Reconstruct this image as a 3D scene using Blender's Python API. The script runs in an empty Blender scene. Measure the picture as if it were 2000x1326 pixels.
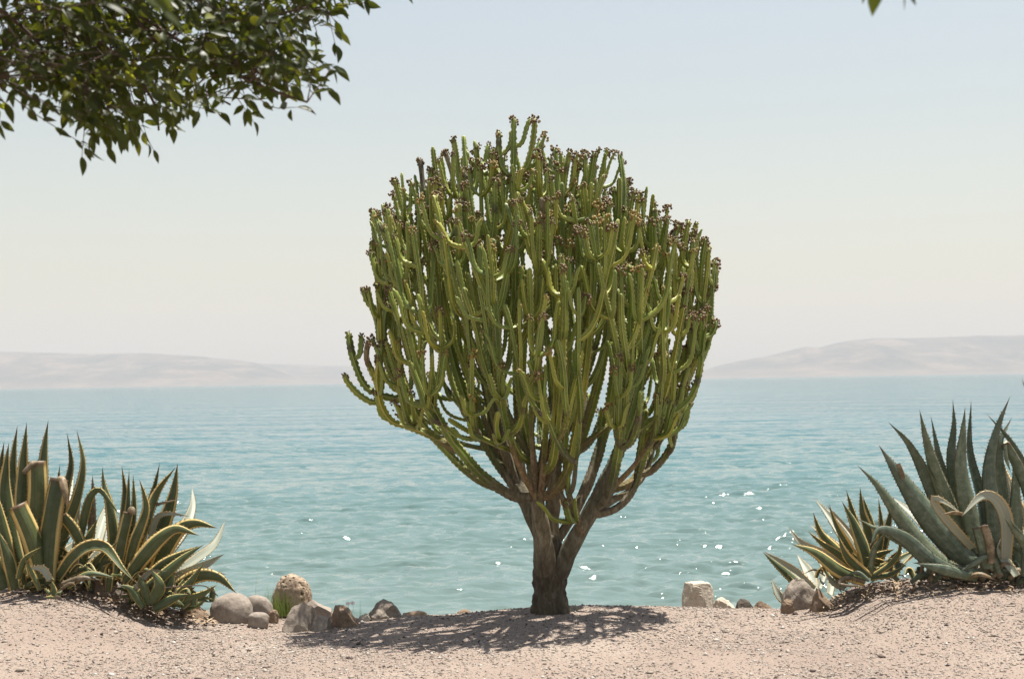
import bpy, math, random
import numpy as np
from mathutils import Vector, Matrix, noise as mnoise

random.seed(7)
rng = np.random.default_rng(7)
scene = bpy.context.scene
COL = scene.collection

# ------------------------------------------------------------------ camera
CAM_H = 1.63
FPX = 2778.0            # focal length in pixels of the 2000 px wide photograph (50 mm on 36 mm film)
PITCH = math.atan(80 / FPX)
ROLL = math.radians(0.86)
F_ = Vector((0, math.cos(PITCH), math.sin(PITCH)))
U0 = Vector((0, -math.sin(PITCH), math.cos(PITCH)))
X0 = Vector((1, 0, 0))
U_ = U0 * math.cos(ROLL) + X0 * math.sin(ROLL)
R_ = X0 * math.cos(ROLL) - U0 * math.sin(ROLL)
CAM = Vector((0, 0, CAM_H))
cam_data = bpy.data.cameras.new('camera')
cam_data.lens = 50
cam_data.sensor_width = 36
cam_data.clip_start = 0.1
cam_data.clip_end = 30000
cam_data.dof.use_dof = True
cam_data.dof.focus_distance = 10.0
cam_data.dof.aperture_fstop = 4.0
cam = bpy.data.objects.new('camera', cam_data)
COL.objects.link(cam)
m3 = Matrix((R_, U_, -F_)).transposed()
cam.matrix_world = Matrix.Translation(CAM) @ m3.to_4x4()
scene.camera = cam


def P(px, py, Y):
    """the point seen at pixel (px, py) of the photograph, at distance Y along the ground"""
    d = F_ + R_ * ((px - 1000) / FPX) - U_ * ((py - 663) / FPX)
    return CAM + d * (Y / d.y)


# ------------------------------------------------------------------ light
SUNV = Vector((0.19, 0.17, 1.0)).normalized()
SUN_EL = math.asin(SUNV.z)
SUN_AZ = math.atan2(SUNV.x, SUNV.y)
world = bpy.data.worlds.new('World')
scene.world = world
world.use_nodes = True
wn, wl = world.node_tree.nodes, world.node_tree.links
wn.clear()
wo = wn.new('ShaderNodeOutputWorld')
bg = wn.new('ShaderNodeBackground')
sky = wn.new('ShaderNodeTexSky')
sky.sky_type = 'NISHITA'
sky.sun_disc = False
sky.sun_elevation = SUN_EL
sky.sun_rotation = SUN_AZ
sky.air_density = 1.75
sky.dust_density = 1.0
sky.ozone_density = 0.0
sky.altitude = 0
bg.inputs['Strength'].default_value = 0.061
hs = wn.new('ShaderNodeHueSaturation')
hs.inputs['Saturation'].default_value = 0.66
wl.new(sky.outputs[0], hs.inputs['Color'])
tint = wn.new('ShaderNodeMix'); tint.data_type = 'RGBA'; tint.blend_type = 'MULTIPLY'
tint.inputs[0].default_value = 1.0
tint.inputs[7].default_value = (1.0, 0.985, 1.0, 1)
wl.new(hs.outputs[0], tint.inputs[6])
wl.new(tint.outputs[2], bg.inputs[0])
wl.new(bg.outputs[0], wo.inputs[0])
sun_data = bpy.data.lights.new('sun', 'SUN')
sun_data.energy = 5.0
sun_data.angle = math.radians(0.53)
sun_data.color = (1.0, 0.955, 0.88)
sun = bpy.data.objects.new('sun', sun_data)
COL.objects.link(sun)
sun.rotation_euler = SUNV.to_track_quat('Z', 'Y').to_euler()
vs = scene.view_settings
vs.view_transform = 'Standard'
vs.look = 'None'
vs.exposure = 1.08
vs.gamma = 1.0
vs.use_curve_mapping = False
scene.cycles.max_bounces = 8
scene.cycles.volume_bounces = 1
scene.cycles.transparent_max_bounces = 8


# ------------------------------------------------------------------ helpers
def tag(o, label=None, cat=None, group=None, kind=None):
    if label: o['label'] = label
    if cat: o['category'] = cat
    if group: o['group'] = group
    if kind: o['kind'] = kind
    return o


def empty(name, loc, label, cat, group=None):
    o = bpy.data.objects.new(name, None)
    o.empty_display_size = 0.1
    o.location = loc
    COL.objects.link(o)
    return tag(o, label, cat, group)


def mesh_np(name, verts, faces, mat, smooth=True, attrs=None, uv=None):
    """faces: (n,4) or (n,3) int array; attrs: {name: per-vertex float array}; uv: per-vertex (n,2)"""
    me = bpy.data.meshes.new(name)
    v = np.asarray(verts, dtype=np.float32)
    if isinstance(faces, (list, tuple)) and not isinstance(faces, np.ndarray):
        parts = [np.asarray(f, dtype=np.int32) for f in faces if len(f)]
    else:
        parts = [np.asarray(faces, dtype=np.int32)]
    loops = np.concatenate([p.ravel() for p in parts])
    tot = np.concatenate([np.full(len(p), p.shape[1], dtype=np.int32) for p in parts])
    start = np.concatenate([[0], np.cumsum(tot)[:-1]]).astype(np.int32)
    me.vertices.add(len(v)); me.vertices.foreach_set('co', v.ravel())
    me.loops.add(len(loops)); me.loops.foreach_set('vertex_index', loops)
    me.polygons.add(len(tot)); me.polygons.foreach_set('loop_start', start); me.polygons.foreach_set('loop_total', tot)
    if smooth:
        me.polygons.foreach_set('use_smooth', np.ones(len(tot), dtype=bool))
    if attrs:
        for k, a in attrs.items():
            at = me.attributes.new(k, 'FLOAT', 'POINT')
            at.data.foreach_set('value', np.asarray(a, dtype=np.float32))
    if uv is not None:
        ul = me.uv_layers.new(name='UVMap')
        ul.data.foreach_set('uv', np.asarray(uv, dtype=np.float32)[loops].ravel())
    me.update(calc_edges=True)
    if mat: me.materials.append(mat)
    return me


def link(name, me, parent=None, loc=None, mat4=None):
    o = bpy.data.objects.new(name, me)
    COL.objects.link(o)
    if parent is not None: o.parent = parent
    if loc is not None: o.location = loc
    if mat4 is not None: o.matrix_basis = mat4
    return o


class Bag:
    """collects vertices and faces of many small shapes into one mesh"""
    def __init__(s):
        s.v, s.q, s.t, s.a, s.n = [], [], [], {}, 0
        s.uv = []
    def add(s, v, quads=None, tris=None, attrs=None, uv=None):
        if quads is not None and len(quads): s.q.append(np.asarray(quads) + s.n)
        if tris is not None and len(tris): s.t.append(np.asarray(tris) + s.n)
        s.v.append(np.asarray(v)); s.n += len(v)
        if attrs:
            for k, a in attrs.items(): s.a.setdefault(k, []).append(np.asarray(a, dtype=float))
        if uv is not None: s.uv.append(np.asarray(uv))
    def mesh(s, name, mat, smooth=True, offset=None):
        v = np.concatenate(s.v)
        if offset is not None: v = v - np.array(offset)
        f = []
        if s.q: f.append(np.concatenate(s.q))
        if s.t: f.append(np.concatenate(s.t))
        return mesh_np(name, v, f, mat, smooth, {k: np.concatenate(a) for k, a in s.a.items()},
                       np.concatenate(s.uv) if s.uv else None)


def catmull(pts, n_per_m=None, n=None, step=None):
    """smooth curve through points (k,d) -> resampled at even arc length"""
    p = np.asarray(pts, dtype=float)
    if len(p) == 2:
        dense = np.linspace(p[0], p[1], 40)
    else:
        q = np.vstack([2 * p[0] - p[1], p, 2 * p[-1] - p[-2]])
        out = []
        for i in range(1, len(q) - 2):
            t = np.linspace(0, 1, 24, endpoint=False)[:, None]
            a, b, c, d = q[i - 1], q[i], q[i + 1], q[i + 2]
            out.append(0.5 * ((2 * b) + (-a + c) * t + (2 * a - 5 * b + 4 * c - d) * t ** 2 + (-a + 3 * b - 3 * c + d) * t ** 3))
        out.append(p[-1:]); dense = np.vstack(out)
    seg = np.linalg.norm(np.diff(dense[:, :3], axis=0), axis=1)
    s = np.concatenate([[0], np.cumsum(seg)])
    L = s[-1]
    if n is None: n = max(3, int(L / step) + 1)
    si = np.linspace(0, L, n)
    return np.stack([np.interp(si, s, dense[:, k]) for k in range(dense.shape[1])], axis=1), L


def frames(c):
    """parallel transported frames along a curve (n,3)"""
    t = np.gradient(c, axis=0)
    t /= np.linalg.norm(t, axis=1)[:, None] + 1e-9
    a = np.array([1.0, 0.13, 0.07]) if abs(t[0][0]) < 0.8 else np.array([0, 1.0, 0])
    u = np.zeros_like(c)
    x = a - t[0] * np.dot(a, t[0]); u[0] = x / np.linalg.norm(x)
    for i in range(1, len(c)):
        x = u[i - 1] - t[i] * np.dot(u[i - 1], t[i])
        u[i] = x / (np.linalg.norm(x) + 1e-9)
    return t, u, np.cross(t, u)


def ring_quads(nr, nc, closed=True):
    i = np.arange(nr - 1)[:, None]; j = np.arange(nc if closed else nc - 1)[None, :]
    k = (j + 1) % nc
    return np.stack([i * nc + j, i * nc + k, (i + 1) * nc + k, (i + 1) * nc + j], axis=-1).reshape(-1, 4)


def tube(c, r, nc=6, cap=True):
    c = np.asarray(c, float); r = np.broadcast_to(np.asarray(r, float), (len(c),))
    t, u, w = frames(c)
    a = np.linspace(0, 2 * math.pi, nc, endpoint=False)
    v = c[:, None] + r[:, None, None] * (u[:, None] * np.cos(a)[None, :, None] + w[:, None] * np.sin(a)[None, :, None])
    v = v.reshape(-1, 3)
    q = ring_quads(len(c), nc)
    tr = []
    if cap:
        v = np.vstack([v, c[:1], c[-1:] + t[-1:] * r[-1] * 0.5])
        a0, a1 = len(v) - 2, len(v) - 1
        for j in range(nc):
            tr.append((a0, (j + 1) % nc, j))
            b = (len(c) - 1) * nc
            tr.append((a1, b + j, b + (j + 1) % nc))
    return v, q, np.array(tr) if tr else None


def new_mat(name):
    m = bpy.data.materials.new(name)
    m.use_nodes = True
    n, l = m.node_tree.nodes, m.node_tree.links
    n.clear()
    out = n.new('ShaderNodeOutputMaterial')
    b = n.new('ShaderNodeBsdfPrincipled')
    l.new(b.outputs[0], out.inputs[0])
    return m, n, l, b, out


def N(n, t, **kw):
    o = n.new(t)
    for k, v in kw.items():
        if k in o.inputs.keys() if hasattr(o.inputs, 'keys') else False: o.inputs[k].default_value = v
        else: setattr(o, k, v)
    return o


def noise_tex(n, l, coord, scale, detail=4, rough=0.55, dist=0.0):
    t = n.new('ShaderNodeTexNoise')
    t.inputs['Scale'].default_value = scale; t.inputs['Detail'].default_value = detail
    t.inputs['Roughness'].default_value = rough; t.inputs['Distortion'].default_value = dist
    if coord is not None: l.new(coord, t.inputs['Vector'])
    return t


def ramp(n, l, fac, stops):
    r = n.new('ShaderNodeValToRGB')
    e = r.color_ramp.elements
    while len(e) < len(stops): e.new(0.5)
    for i, (p, c) in enumerate(stops):
        e[i].position = p
        e[i].color = (*c, 1) if len(c) == 3 else c
    l.new(fac, r.inputs[0])
    return r


def mix(n, l, fac, a, b, mode='MIX'):
    m = n.new('ShaderNodeMix'); m.data_type = 'RGBA'; m.blend_type = mode
    for s, x in ((0, fac), (6, a), (7, b)):
        if hasattr(x, 'is_linked') or hasattr(x, 'links'): l.new(x, m.inputs[s])
        elif s == 0: m.inputs[0].default_value = x
        else: m.inputs[s].default_value = (*x, 1)
    return m.outputs[2]


def math_n(n, l, op, a, b=None, c=None):
    m = n.new('ShaderNodeMath'); m.operation = op
    for i, x in enumerate((a, b, c)):
        if x is None: continue
        if hasattr(x, 'links'): l.new(x, m.inputs[i])
        else: m.inputs[i].default_value = x
    return m.outputs[0]


def bump(n, l, h, strength, dist, normal=None):
    b = n.new('ShaderNodeBump')
    b.inputs['Strength'].default_value = strength; b.inputs['Distance'].default_value = dist
    l.new(h, b.inputs['Height'])
    if normal is not None: l.new(normal, b.inputs['Normal'])
    return b.outputs[0]


# ------------------------------------------------------------------ materials
def mat_ground():
    m, n, l, b, o = new_mat('gravelly_sand')
    g = n.new('ShaderNodeNewGeometry').outputs['Position']
    n1 = noise_tex(n, l, g, 0.9, 6, 0.6)
    n2 = noise_tex(n, l, g, 55, 5, 0.7)
    n3 = noise_tex(n, l, g, 170, 2, 0.6)
    c1 = ramp(n, l, n1.outputs[0], [(0.3, (0.2551, 0.2001, 0.1672)), (0.55, (0.3019, 0.2415, 0.2007)), (0.75, (0.3487, 0.2933, 0.2465))]).outputs[0]
    c2 = ramp(n, l, n2.outputs[0], [(0.32, (0.25, 0.20, 0.17)), (0.44, (0.9, 0.88, 0.86)), (0.7, (1.12, 1.1, 1.08))]).outputs[0]
    c = mix(n, l, 0.75, c1, c2, 'MULTIPLY')
    l.new(c, b.inputs['Base Color'])
    b.inputs['Roughness'].default_value = 0.95
    b.inputs['Specular IOR Level'].default_value = 0.2
    h = math_n(n, l, 'ADD', math_n(n, l, 'MULTIPLY', n2.outputs[0], 0.7), math_n(n, l, 'MULTIPLY', n3.outputs[0], 0.3))
    l.new(bump(n, l, h, 0.9, 0.02), b.inputs['Normal'])
    return m


def mat_gravel():
    m, n, l, b, o = new_mat('gravel_stone')
    a = n.new('ShaderNodeAttribute'); a.attribute_name = 'tone'
    c = ramp(n, l, a.outputs['Fac'], [(0.0, (0.0290, 0.0184, 0.0154)), (0.16, (0.0704, 0.0462, 0.0360)), (0.22, (0.2072, 0.1639, 0.1286)),
                                      (0.7, (0.2859, 0.2395, 0.1973)), (0.93, (0.3314, 0.2857, 0.2444)), (1.0, (0.4558, 0.4370, 0.3945))]).outputs[0]
    l.new(c, b.inputs['Base Color'])
    b.inputs['Roughness'].default_value = 0.85
    return m


def mat_water():
    m, n, l, b, o = new_mat('lake_water')
    g = n.new('ShaderNodeNewGeometry').outputs['Position']
    mp = n.new('ShaderNodeMapping'); mp.inputs['Scale'].default_value = (0.55, 1.0, 1.0); mp.inputs['Rotation'].default_value = (0, 0, 0.25)
    l.new(g, mp.inputs['Vector'])
    n1 = noise_tex(n, l, mp.outputs[0], 2.6, 4, 0.6, 0.3)
    n2 = noise_tex(n, l, mp.outputs[0], 0.5, 5, 0.6, 0.2)
    n3 = noise_tex(n, l, mp.outputs[0], 0.02, 4, 0.6, 0.2)
    c = ramp(n, l, n3.outputs[0], [(0.3, (0.0218, 0.0933, 0.1111)), (0.7, (0.0326, 0.1191, 0.1359))]).outputs[0]
    # the shallow strip along the bank is greener
    sx = n.new('ShaderNodeSeparateXYZ'); l.new(g, sx.inputs[0])
    mr = n.new('ShaderNodeMapRange'); l.new(sx.outputs[1], mr.inputs[0])
    mr.inputs[1].default_value = 12; mr.inputs[2].default_value = 70; mr.inputs[3].default_value = 1; mr.inputs[4].default_value = 0
    c = mix(n, l, mr.outputs[0], c, (0.112, 0.153, 0.140))
    l.new(c, b.inputs['Base Color'])
    b.inputs['Roughness'].default_value = 0.05
    b.inputs['Specular IOR Level'].default_value = 0.2
    b.inputs['IOR'].default_value = 1.33
    n4 = noise_tex(n, l, mp.outputs[0], 0.11, 5, 0.62, 0.3)
    nb = bump(n, l, n4.outputs[0], 1.0, 1.7)
    nb = bump(n, l, n2.outputs[0], 1.0, 0.19, nb)
    l.new(bump(n, l, n1.outputs[0], 1.0, 0.032, nb), b.inputs['Normal'])
    return m


def mat_hill():
    m, n, l, b, o = new_mat('dry_hillside')
    g = n.new('ShaderNodeNewGeometry').outputs['Position']
    mp = n.new('ShaderNodeMapping'); mp.inputs['Scale'].default_value = (1, 0.6, 2.5)
    l.new(g, mp.inputs['Vector'])
    n1 = noise_tex(n, l, mp.outputs[0], 0.006, 8, 0.6, 0.4)
    n2 = noise_tex(n, l, mp.outputs[0], 0.03, 5, 0.6)
    c1 = ramp(n, l, n1.outputs[0], [(0.38, (0.0248, 0.0248, 0.0279)), (0.5, (0.0744, 0.0589, 0.0496)), (0.62, (0.1674, 0.1178, 0.0899))]).outputs[0]
    c2 = ramp(n, l, n2.outputs[0], [(0.38, (0.4, 0.42, 0.45)), (0.58, (1, 1, 1))]).outputs[0]
    c = mix(n, l, 0.8, c1, c2, 'MULTIPLY')
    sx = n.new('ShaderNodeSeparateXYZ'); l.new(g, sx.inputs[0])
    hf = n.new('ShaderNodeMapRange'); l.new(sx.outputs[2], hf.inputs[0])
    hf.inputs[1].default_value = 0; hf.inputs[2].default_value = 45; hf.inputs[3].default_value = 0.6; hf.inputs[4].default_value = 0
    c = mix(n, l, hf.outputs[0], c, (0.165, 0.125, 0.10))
    l.new(c, b.inputs['Base Color'])
    b.inputs['Roughness'].default_value = 1
    l.new(bump(n, l, n1.outputs[0], 1.0, 30), b.inputs['Normal'])
    return m


def mat_rock(name, ca, cb, scale=9, pores=0.0, rough=0.9, bumps=0.5):
    m, n, l, b, o = new_mat(name)
    tc = n.new('ShaderNodeTexCoord').outputs['Object']
    n1 = noise_tex(n, l, tc, scale, 8, 0.65, 0.3)
    n2 = noise_tex(n, l, tc, scale * 7, 5, 0.6)
    c = ramp(n, l, n1.outputs[0], [(0.3, ca), (0.7, cb)]).outputs[0]
    c2 = ramp(n, l, n2.outputs[0], [(0.3, (0.68, 0.66, 0.63)), (0.6, (1, 1, 1))]).outputs[0]
    c = mix(n, l, 0.8, c, c2, 'MULTIPLY')
    h = math_n(n, l, 'ADD', n1.outputs[0], math_n(n, l, 'MULTIPLY', n2.outputs[0], 0.35))
    if pores > 0:
        v = n.new('ShaderNodeTexVoronoi'); v.inputs['Scale'].default_value = 28; l.new(tc, v.inputs['Vector'])
        pr = ramp(n, l, v.outputs['Distance'], [(0.10, (0, 0, 0)), (0.32, (1, 1, 1))]).outputs[0]
        h = math_n(n, l, 'ADD', h, math_n(n, l, 'MULTIPLY', pr, pores))
        c = mix(n, l, 0.75, c, pr, 'MULTIPLY')  # pit shade painted in: colour darkens towards the pit centres
    l.new(c, b.inputs['Base Color'])
    b.inputs['Roughness'].default_value = rough
    l.new(bump(n, l, h, bumps, 0.03), b.inputs['Normal'])
    return m


def mat_euphorbia():
    m, n, l, b, o = new_mat('succulent_skin_and_bark')
    tc = n.new('ShaderNodeNewGeometry').outputs['Position']
    bark = n.new('ShaderNodeAttribute'); bark.attribute_name = 'bark'
    rib = n.new('ShaderNodeAttribute'); rib.attribute_name = 'rib'
    n1 = noise_tex(n, l, tc, 7, 5, 0.6)
    n2 = noise_tex(n, l, tc, 60, 4, 0.65)
    n3 = noise_tex(n, l, tc, 2.2, 2, 0.5)
    green = ramp(n, l, n1.outputs[0], [(0.3, (0.1144, 0.1617, 0.0174)), (0.55, (0.1868, 0.2523, 0.0277)), (0.75, (0.2770, 0.3168, 0.0462))]).outputs[0]
    gv = ramp(n, l, n3.outputs[0], [(0.35, (0.8, 0.9, 0.85)), (0.65, (1.15, 1.08, 1.0))]).outputs[0]
    green = mix(n, l, 0.9, green, gv, 'MULTIPLY')
    edge = ramp(n, l, rib.outputs['Fac'], [(0.6, (0, 0, 0)), (0.98, (1, 1, 1))]).outputs[0]
    green = mix(n, l, math_n(n, l, 'MULTIPLY', edge, 0.85), green, (0.56, 0.48, 0.24))  # pale spine shields, brightened so the colour carries sunlit rib edges
    mpb = n.new('ShaderNodeMapping'); mpb.inputs['Scale'].default_value = (1, 1, 0.35); l.new(tc, mpb.inputs['Vector'])
    nb = noise_tex(n, l, mpb.outputs[0], 32, 7, 0.7, 0.5)
    brown = ramp(n, l, nb.outputs[0], [(0.3, (0.0784, 0.0585, 0.0337)), (0.5, (0.2090, 0.1707, 0.1063)), (0.72, (0.3971, 0.3535, 0.2462))]).outputs[0]
    old = ramp(n, l, math_n(n, l, 'MULTIPLY', bark.outputs['Fac'], 0.5), [(0.52, (0, 0, 0)), (0.56, (0.8, 0.8, 0.8))]).outputs[0]
    brown = mix(n, l, old, brown, mix(n, l, 1.0, brown, (0.46, 0.42, 0.40), 'MULTIPLY'))
    f = math_n(n, l, 'ADD', bark.outputs['Fac'], math_n(n, l, 'MULTIPLY', math_n(n, l, 'SUBTRACT', n2.outputs[0], 0.5), 0.9))
    f = math_n(n, l, 'ADD', f, math_n(n, l, 'MULTIPLY', math_n(n, l, 'SUBTRACT', n1.outputs[0], 0.5), 0.5))
    fr = ramp(n, l, f, [(0.3, (0, 0, 0)), (0.62, (1, 1, 1))]).outputs[0]
    c = mix(n, l, fr, green, brown)
    oi = n.new('ShaderNodeObjectInfo')
    c = mix(n, l, 1.0, c, ramp(n, l, oi.outputs['Random'], [(0.0, (0.72, 0.78, 0.8)), (0.5, (1, 1, 1)), (0.85, (1.15, 1.05, 0.9)), (1.0, (1.35, 1.12, 0.9))]).outputs[0], 'MULTIPLY')
    l.new(c, b.inputs['Base Color'])
    rr = ramp(n, l, fr, [(0, (0.42,) * 3), (1, (0.9,) * 3)]).outputs[0]
    l.new(rr, b.inputs['Roughness'])
    h = math_n(n, l, 'MULTIPLY', nb.outputs[0], math_n(n, l, 'ADD', fr, 0.15))
    l.new(bump(n, l, h, 1.0, 0.032), b.inputs['Normal'])
    return m


def mat_simple(name, stops, scale=30, rough=0.7, trans=0.0, tcol=None, spec=0.5):
    m, n, l, b, o = new_mat(name)
    g = n.new('ShaderNodeNewGeometry').outputs['Position']
    t = noise_tex(n, l, g, scale, 4, 0.6)
    c = ramp(n, l, t.outputs[0], stops).outputs[0]
    l.new(c, b.inputs['Base Color'])
    b.inputs['Roughness'].default_value = rough
    b.inputs['Specular IOR Level'].default_value = spec
    if trans > 0:
        tr = n.new('ShaderNodeBsdfTranslucent'); tr.inputs[0].default_value = (*tcol, 1)
        ms = n.new('ShaderNodeMixShader'); ms.inputs[0].default_value = trans
        l.new(b.outputs[0], ms.inputs[1]); l.new(tr.outputs[0], ms.inputs[2]); l.new(ms.outputs[0], o.inputs[0])
    return m


def mat_agave(name, green, margin, mwidth, dry_tip=0.9, bloom=0.0, brown=0.0):
    """UV: u across the leaf (0..1, margin at both ends), v along it"""
    m, n, l, b, o = new_mat(name)
    uv = n.new('ShaderNodeUVMap').outputs[0]
    g = n.new('ShaderNodeNewGeometry').outputs['Position']
    sx = n.new('ShaderNodeSeparateXYZ'); l.new(uv, sx.inputs[0])
    u = math_n(n, l, 'ABSOLUTE', math_n(n, l, 'MULTIPLY', math_n(n, l, 'SUBTRACT', sx.outputs[0], 0.5), 2.0))
    mp = n.new('ShaderNodeMapping'); mp.inputs['Scale'].default_value = (1, 0.12, 1); l.new(uv, mp.inputs['Vector'])
    addp = n.new('ShaderNodeVectorMath'); addp.operation = 'ADD'
    oi = n.new('ShaderNodeObjectInfo'); l.new(mp.outputs[0], addp.inputs[0])
    cx = n.new('ShaderNodeCombineXYZ'); l.new(math_n(n, l, 'MULTIPLY', oi.outputs['Random'], 37.0), cx.inputs[2]); l.new(cx.outputs[0], addp.inputs[1])
    st = noise_tex(n, l, addp.outputs[0], 14, 4, 0.6)          # stripes along the leaf
    bl = noise_tex(n, l, g, 22, 5, 0.65)                        # blotches
    sc = noise_tex(n, l, g, 110, 3, 0.6)
    gc = ramp(n, l, st.outputs[0], [(0.3, tuple(x * 0.72 for x in green)), (0.6, green), (0.8, tuple(min(1, x * 1.45 + 0.01) for x in green))]).outputs[0]
    gc = mix(n, l, ramp(n, l, bl.outputs[0], [(0.45, (0, 0, 0)), (0.75, (bloom,) * 3)]).outputs[0], gc, (0.34, 0.36, 0.29))
    mw = math_n(n, l, 'ADD', u, math_n(n, l, 'MULTIPLY', math_n(n, l, 'SUBTRACT', st.outputs[0], 0.5), 0.35))
    mf = ramp(n, l, mw, [(max(0, 1 - mwidth - 0.03), (0, 0, 0)), (min(1, 1 - mwidth + 0.03), (1, 1, 1))]).outputs[0]
    ycol = ramp(n, l, sc.outputs[0], [(0.35, tuple(x * 0.78 for x in margin)), (0.6, margin)]).outputs[0]
    c = mix(n, l, mf, gc, ycol)
    # red brown horny rim with the teeth
    c = mix(n, l, ramp(n, l, u, [(0.965, (0, 0, 0)), (0.985, (0.75,) * 3)]).outputs[0], c, (0.13, 0.06, 0.028))
    v = math_n(n, l, 'ADD', sx.outputs[1], math_n(n, l, 'MULTIPLY', math_n(n, l, 'SUBTRACT', bl.outputs[0], 0.5), 0.08))
    c = mix(n, l, ramp(n, l, v, [(dry_tip, (0, 0, 0)), (min(1, dry_tip + 0.05), (0.9,) * 3)]).outputs[0], c, (0.10, 0.058, 0.036))
    if brown:
        c = mix(n, l, ramp(n, l, bl.outputs[0], [(0.4, (0, 0, 0)), (0.6, (brown,) * 3)]).outputs[0], c, (0.36, 0.27, 0.17))
    c = mix(n, l, ramp(n, l, sc.outputs[0], [(0.62, (0, 0, 0)), (0.78, (0.45,) * 3)]).outputs[0], c, (0.17, 0.13, 0.08))
    c = mix(n, l, 1.0, c, ramp(n, l, oi.outputs['Random'], [(0.0, (0.78, 0.8, 0.82)), (0.5, (1, 1, 1)), (1.0, (1.25, 1.15, 1.0))]).outputs[0], 'MULTIPLY')
    l.new(c, b.inputs['Base Color'])
    b.inputs['Roughness'].default_value = 0.48
    b.inputs['Specular IOR Level'].default_value = 0.3
    l.new(bump(n, l, st.outputs[0], 0.25, 0.008), b.inputs['Normal'])
    tr = n.new('ShaderNodeBsdfTranslucent')
    l.new(mix(n, l, mf, tuple(x * 0.5 for x in green), (margin[0], margin[1] * 0.78, margin[2] * 0.4)), tr.inputs[0])
    ms = n.new('ShaderNodeMixShader')
    l.new(ramp(n, l, mf, [(0, (0.06,) * 3), (1, (0.36,) * 3)]).outputs[0], ms.inputs[0])
    l.new(b.outputs[0], ms.inputs[1]); l.new(tr.outputs[0], ms.inputs[2]); l.new(ms.outputs[0], o.inputs[0])
    return m


M = {}
M['ground'] = mat_ground()
M['gravel'] = mat_gravel()
M['water'] = mat_water()
M['hill'] = mat_hill()
M['rock_grey'] = mat_rock('grey_rounded_rock', (0.20, 0.165, 0.135), (0.31, 0.26, 0.215), 6, 0, 0.9, 0.35)
M['rock_porous'] = mat_rock('porous_tan_rock', (0.30, 0.215, 0.145), (0.48, 0.37, 0.27), 9, 1.1, 0.95, 0.9)
M['rock_brown'] = mat_rock('brown_rock', (0.16, 0.105, 0.065), (0.30, 0.215, 0.145), 8, 0, 0.9, 0.7)
M['rock_slate'] = mat_rock('pale_grey_rock', (0.19, 0.155, 0.125), (0.33, 0.275, 0.22), 7, 0, 0.85, 0.5)
M['rock_pale'] = mat_rock('pale_limestone', (0.42, 0.36, 0.28), (0.58, 0.51, 0.42), 8, 0, 0.95, 0.7)
M['rock_dark'] = mat_rock('dark_basalt', (0.075, 0.06, 0.045), (0.15, 0.12, 0.09), 8, 0, 0.9, 0.7)
M['euphorbia'] = mat_euphorbia()
M['fruit_dark'] = mat_simple('dark_fruit', [(0.3, (0.055, 0.032, 0.014)), (0.55, (0.15, 0.09, 0.03)), (0.75, (0.30, 0.21, 0.06))], 40, 0.6)
M['fruit_gold'] = mat_simple('golden_fruit', [(0.3, (0.12, 0.075, 0.02)), (0.55, (0.28, 0.19, 0.045)), (0.75, (0.42, 0.32, 0.09))], 40, 0.6)
M['agave_var'] = mat_agave('variegated_agave_leaf', (0.070, 0.092, 0.036), (0.68, 0.56, 0.25), 0.30, 0.93, 0.12)
M['agave_thin'] = mat_agave('narrow_margined_agave_leaf', (0.080, 0.108, 0.046), (0.62, 0.53, 0.22), 0.20, 0.95, 0.12)
M['agave_blue'] = mat_agave('blue_green_agave_leaf', (0.105, 0.138, 0.088), (0.18, 0.19, 0.12), 0.07, 0.93, 0.45)
M['agave_sunlit'] = mat_agave('sunlit_pale_agave_leaf', (0.34, 0.36, 0.28), (0.58, 0.50, 0.30), 0.22, 0.95, 0.4, 0.12)  # upper sides lying in sun, their brightness put into the leaf colour
M['agave_dry'] = mat_agave('dry_agave_leaf', (0.15, 0.115, 0.07), (0.20, 0.155, 0.095), 0.15, 0.9, 0.3, 0.6)
M['litter'] = mat_simple('dry_litter', [(0.3, (0.10, 0.06, 0.035)), (0.5, (0.27, 0.19, 0.12)), (0.75, (0.46, 0.37, 0.26))], 9, 0.9)
M['grass'] = mat_simple('grass_blade', [(0.3, (0.09, 0.13, 0.025)), (0.6, (0.19, 0.23, 0.05)), (0.8, (0.42, 0.38, 0.17))], 6, 0.7, 0.3, (0.25, 0.32, 0.06))
M['petal'] = mat_simple('white_petal', [(0.4, (0.75, 0.75, 0.72)), (0.6, (0.8, 0.8, 0.78))], 6, 0.7)
M['wood'] = mat_simple('driftwood', [(0.3, (0.25, 0.16, 0.10)), (0.7, (0.5, 0.37, 0.26))], 20, 0.85)
M['twig'] = mat_simple('twig_bark', [(0.3, (0.03, 0.02, 0.014)), (0.7, (0.12, 0.075, 0.05))], 25, 0.8)
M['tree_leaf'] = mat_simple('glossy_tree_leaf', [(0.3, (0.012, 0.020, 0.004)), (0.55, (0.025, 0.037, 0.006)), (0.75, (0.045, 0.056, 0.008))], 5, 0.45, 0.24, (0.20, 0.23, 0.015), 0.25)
M['tree_leaf_backlit'] = mat_simple('backlit_tree_leaf', [(0.3, (0.07, 0.10, 0.012)), (0.7, (0.15, 0.17, 0.02))], 12, 0.4, 0.4, (0.45, 0.45, 0.03), 0.4)  # brighter copy for a few leaves, backlight put into the colour

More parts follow.
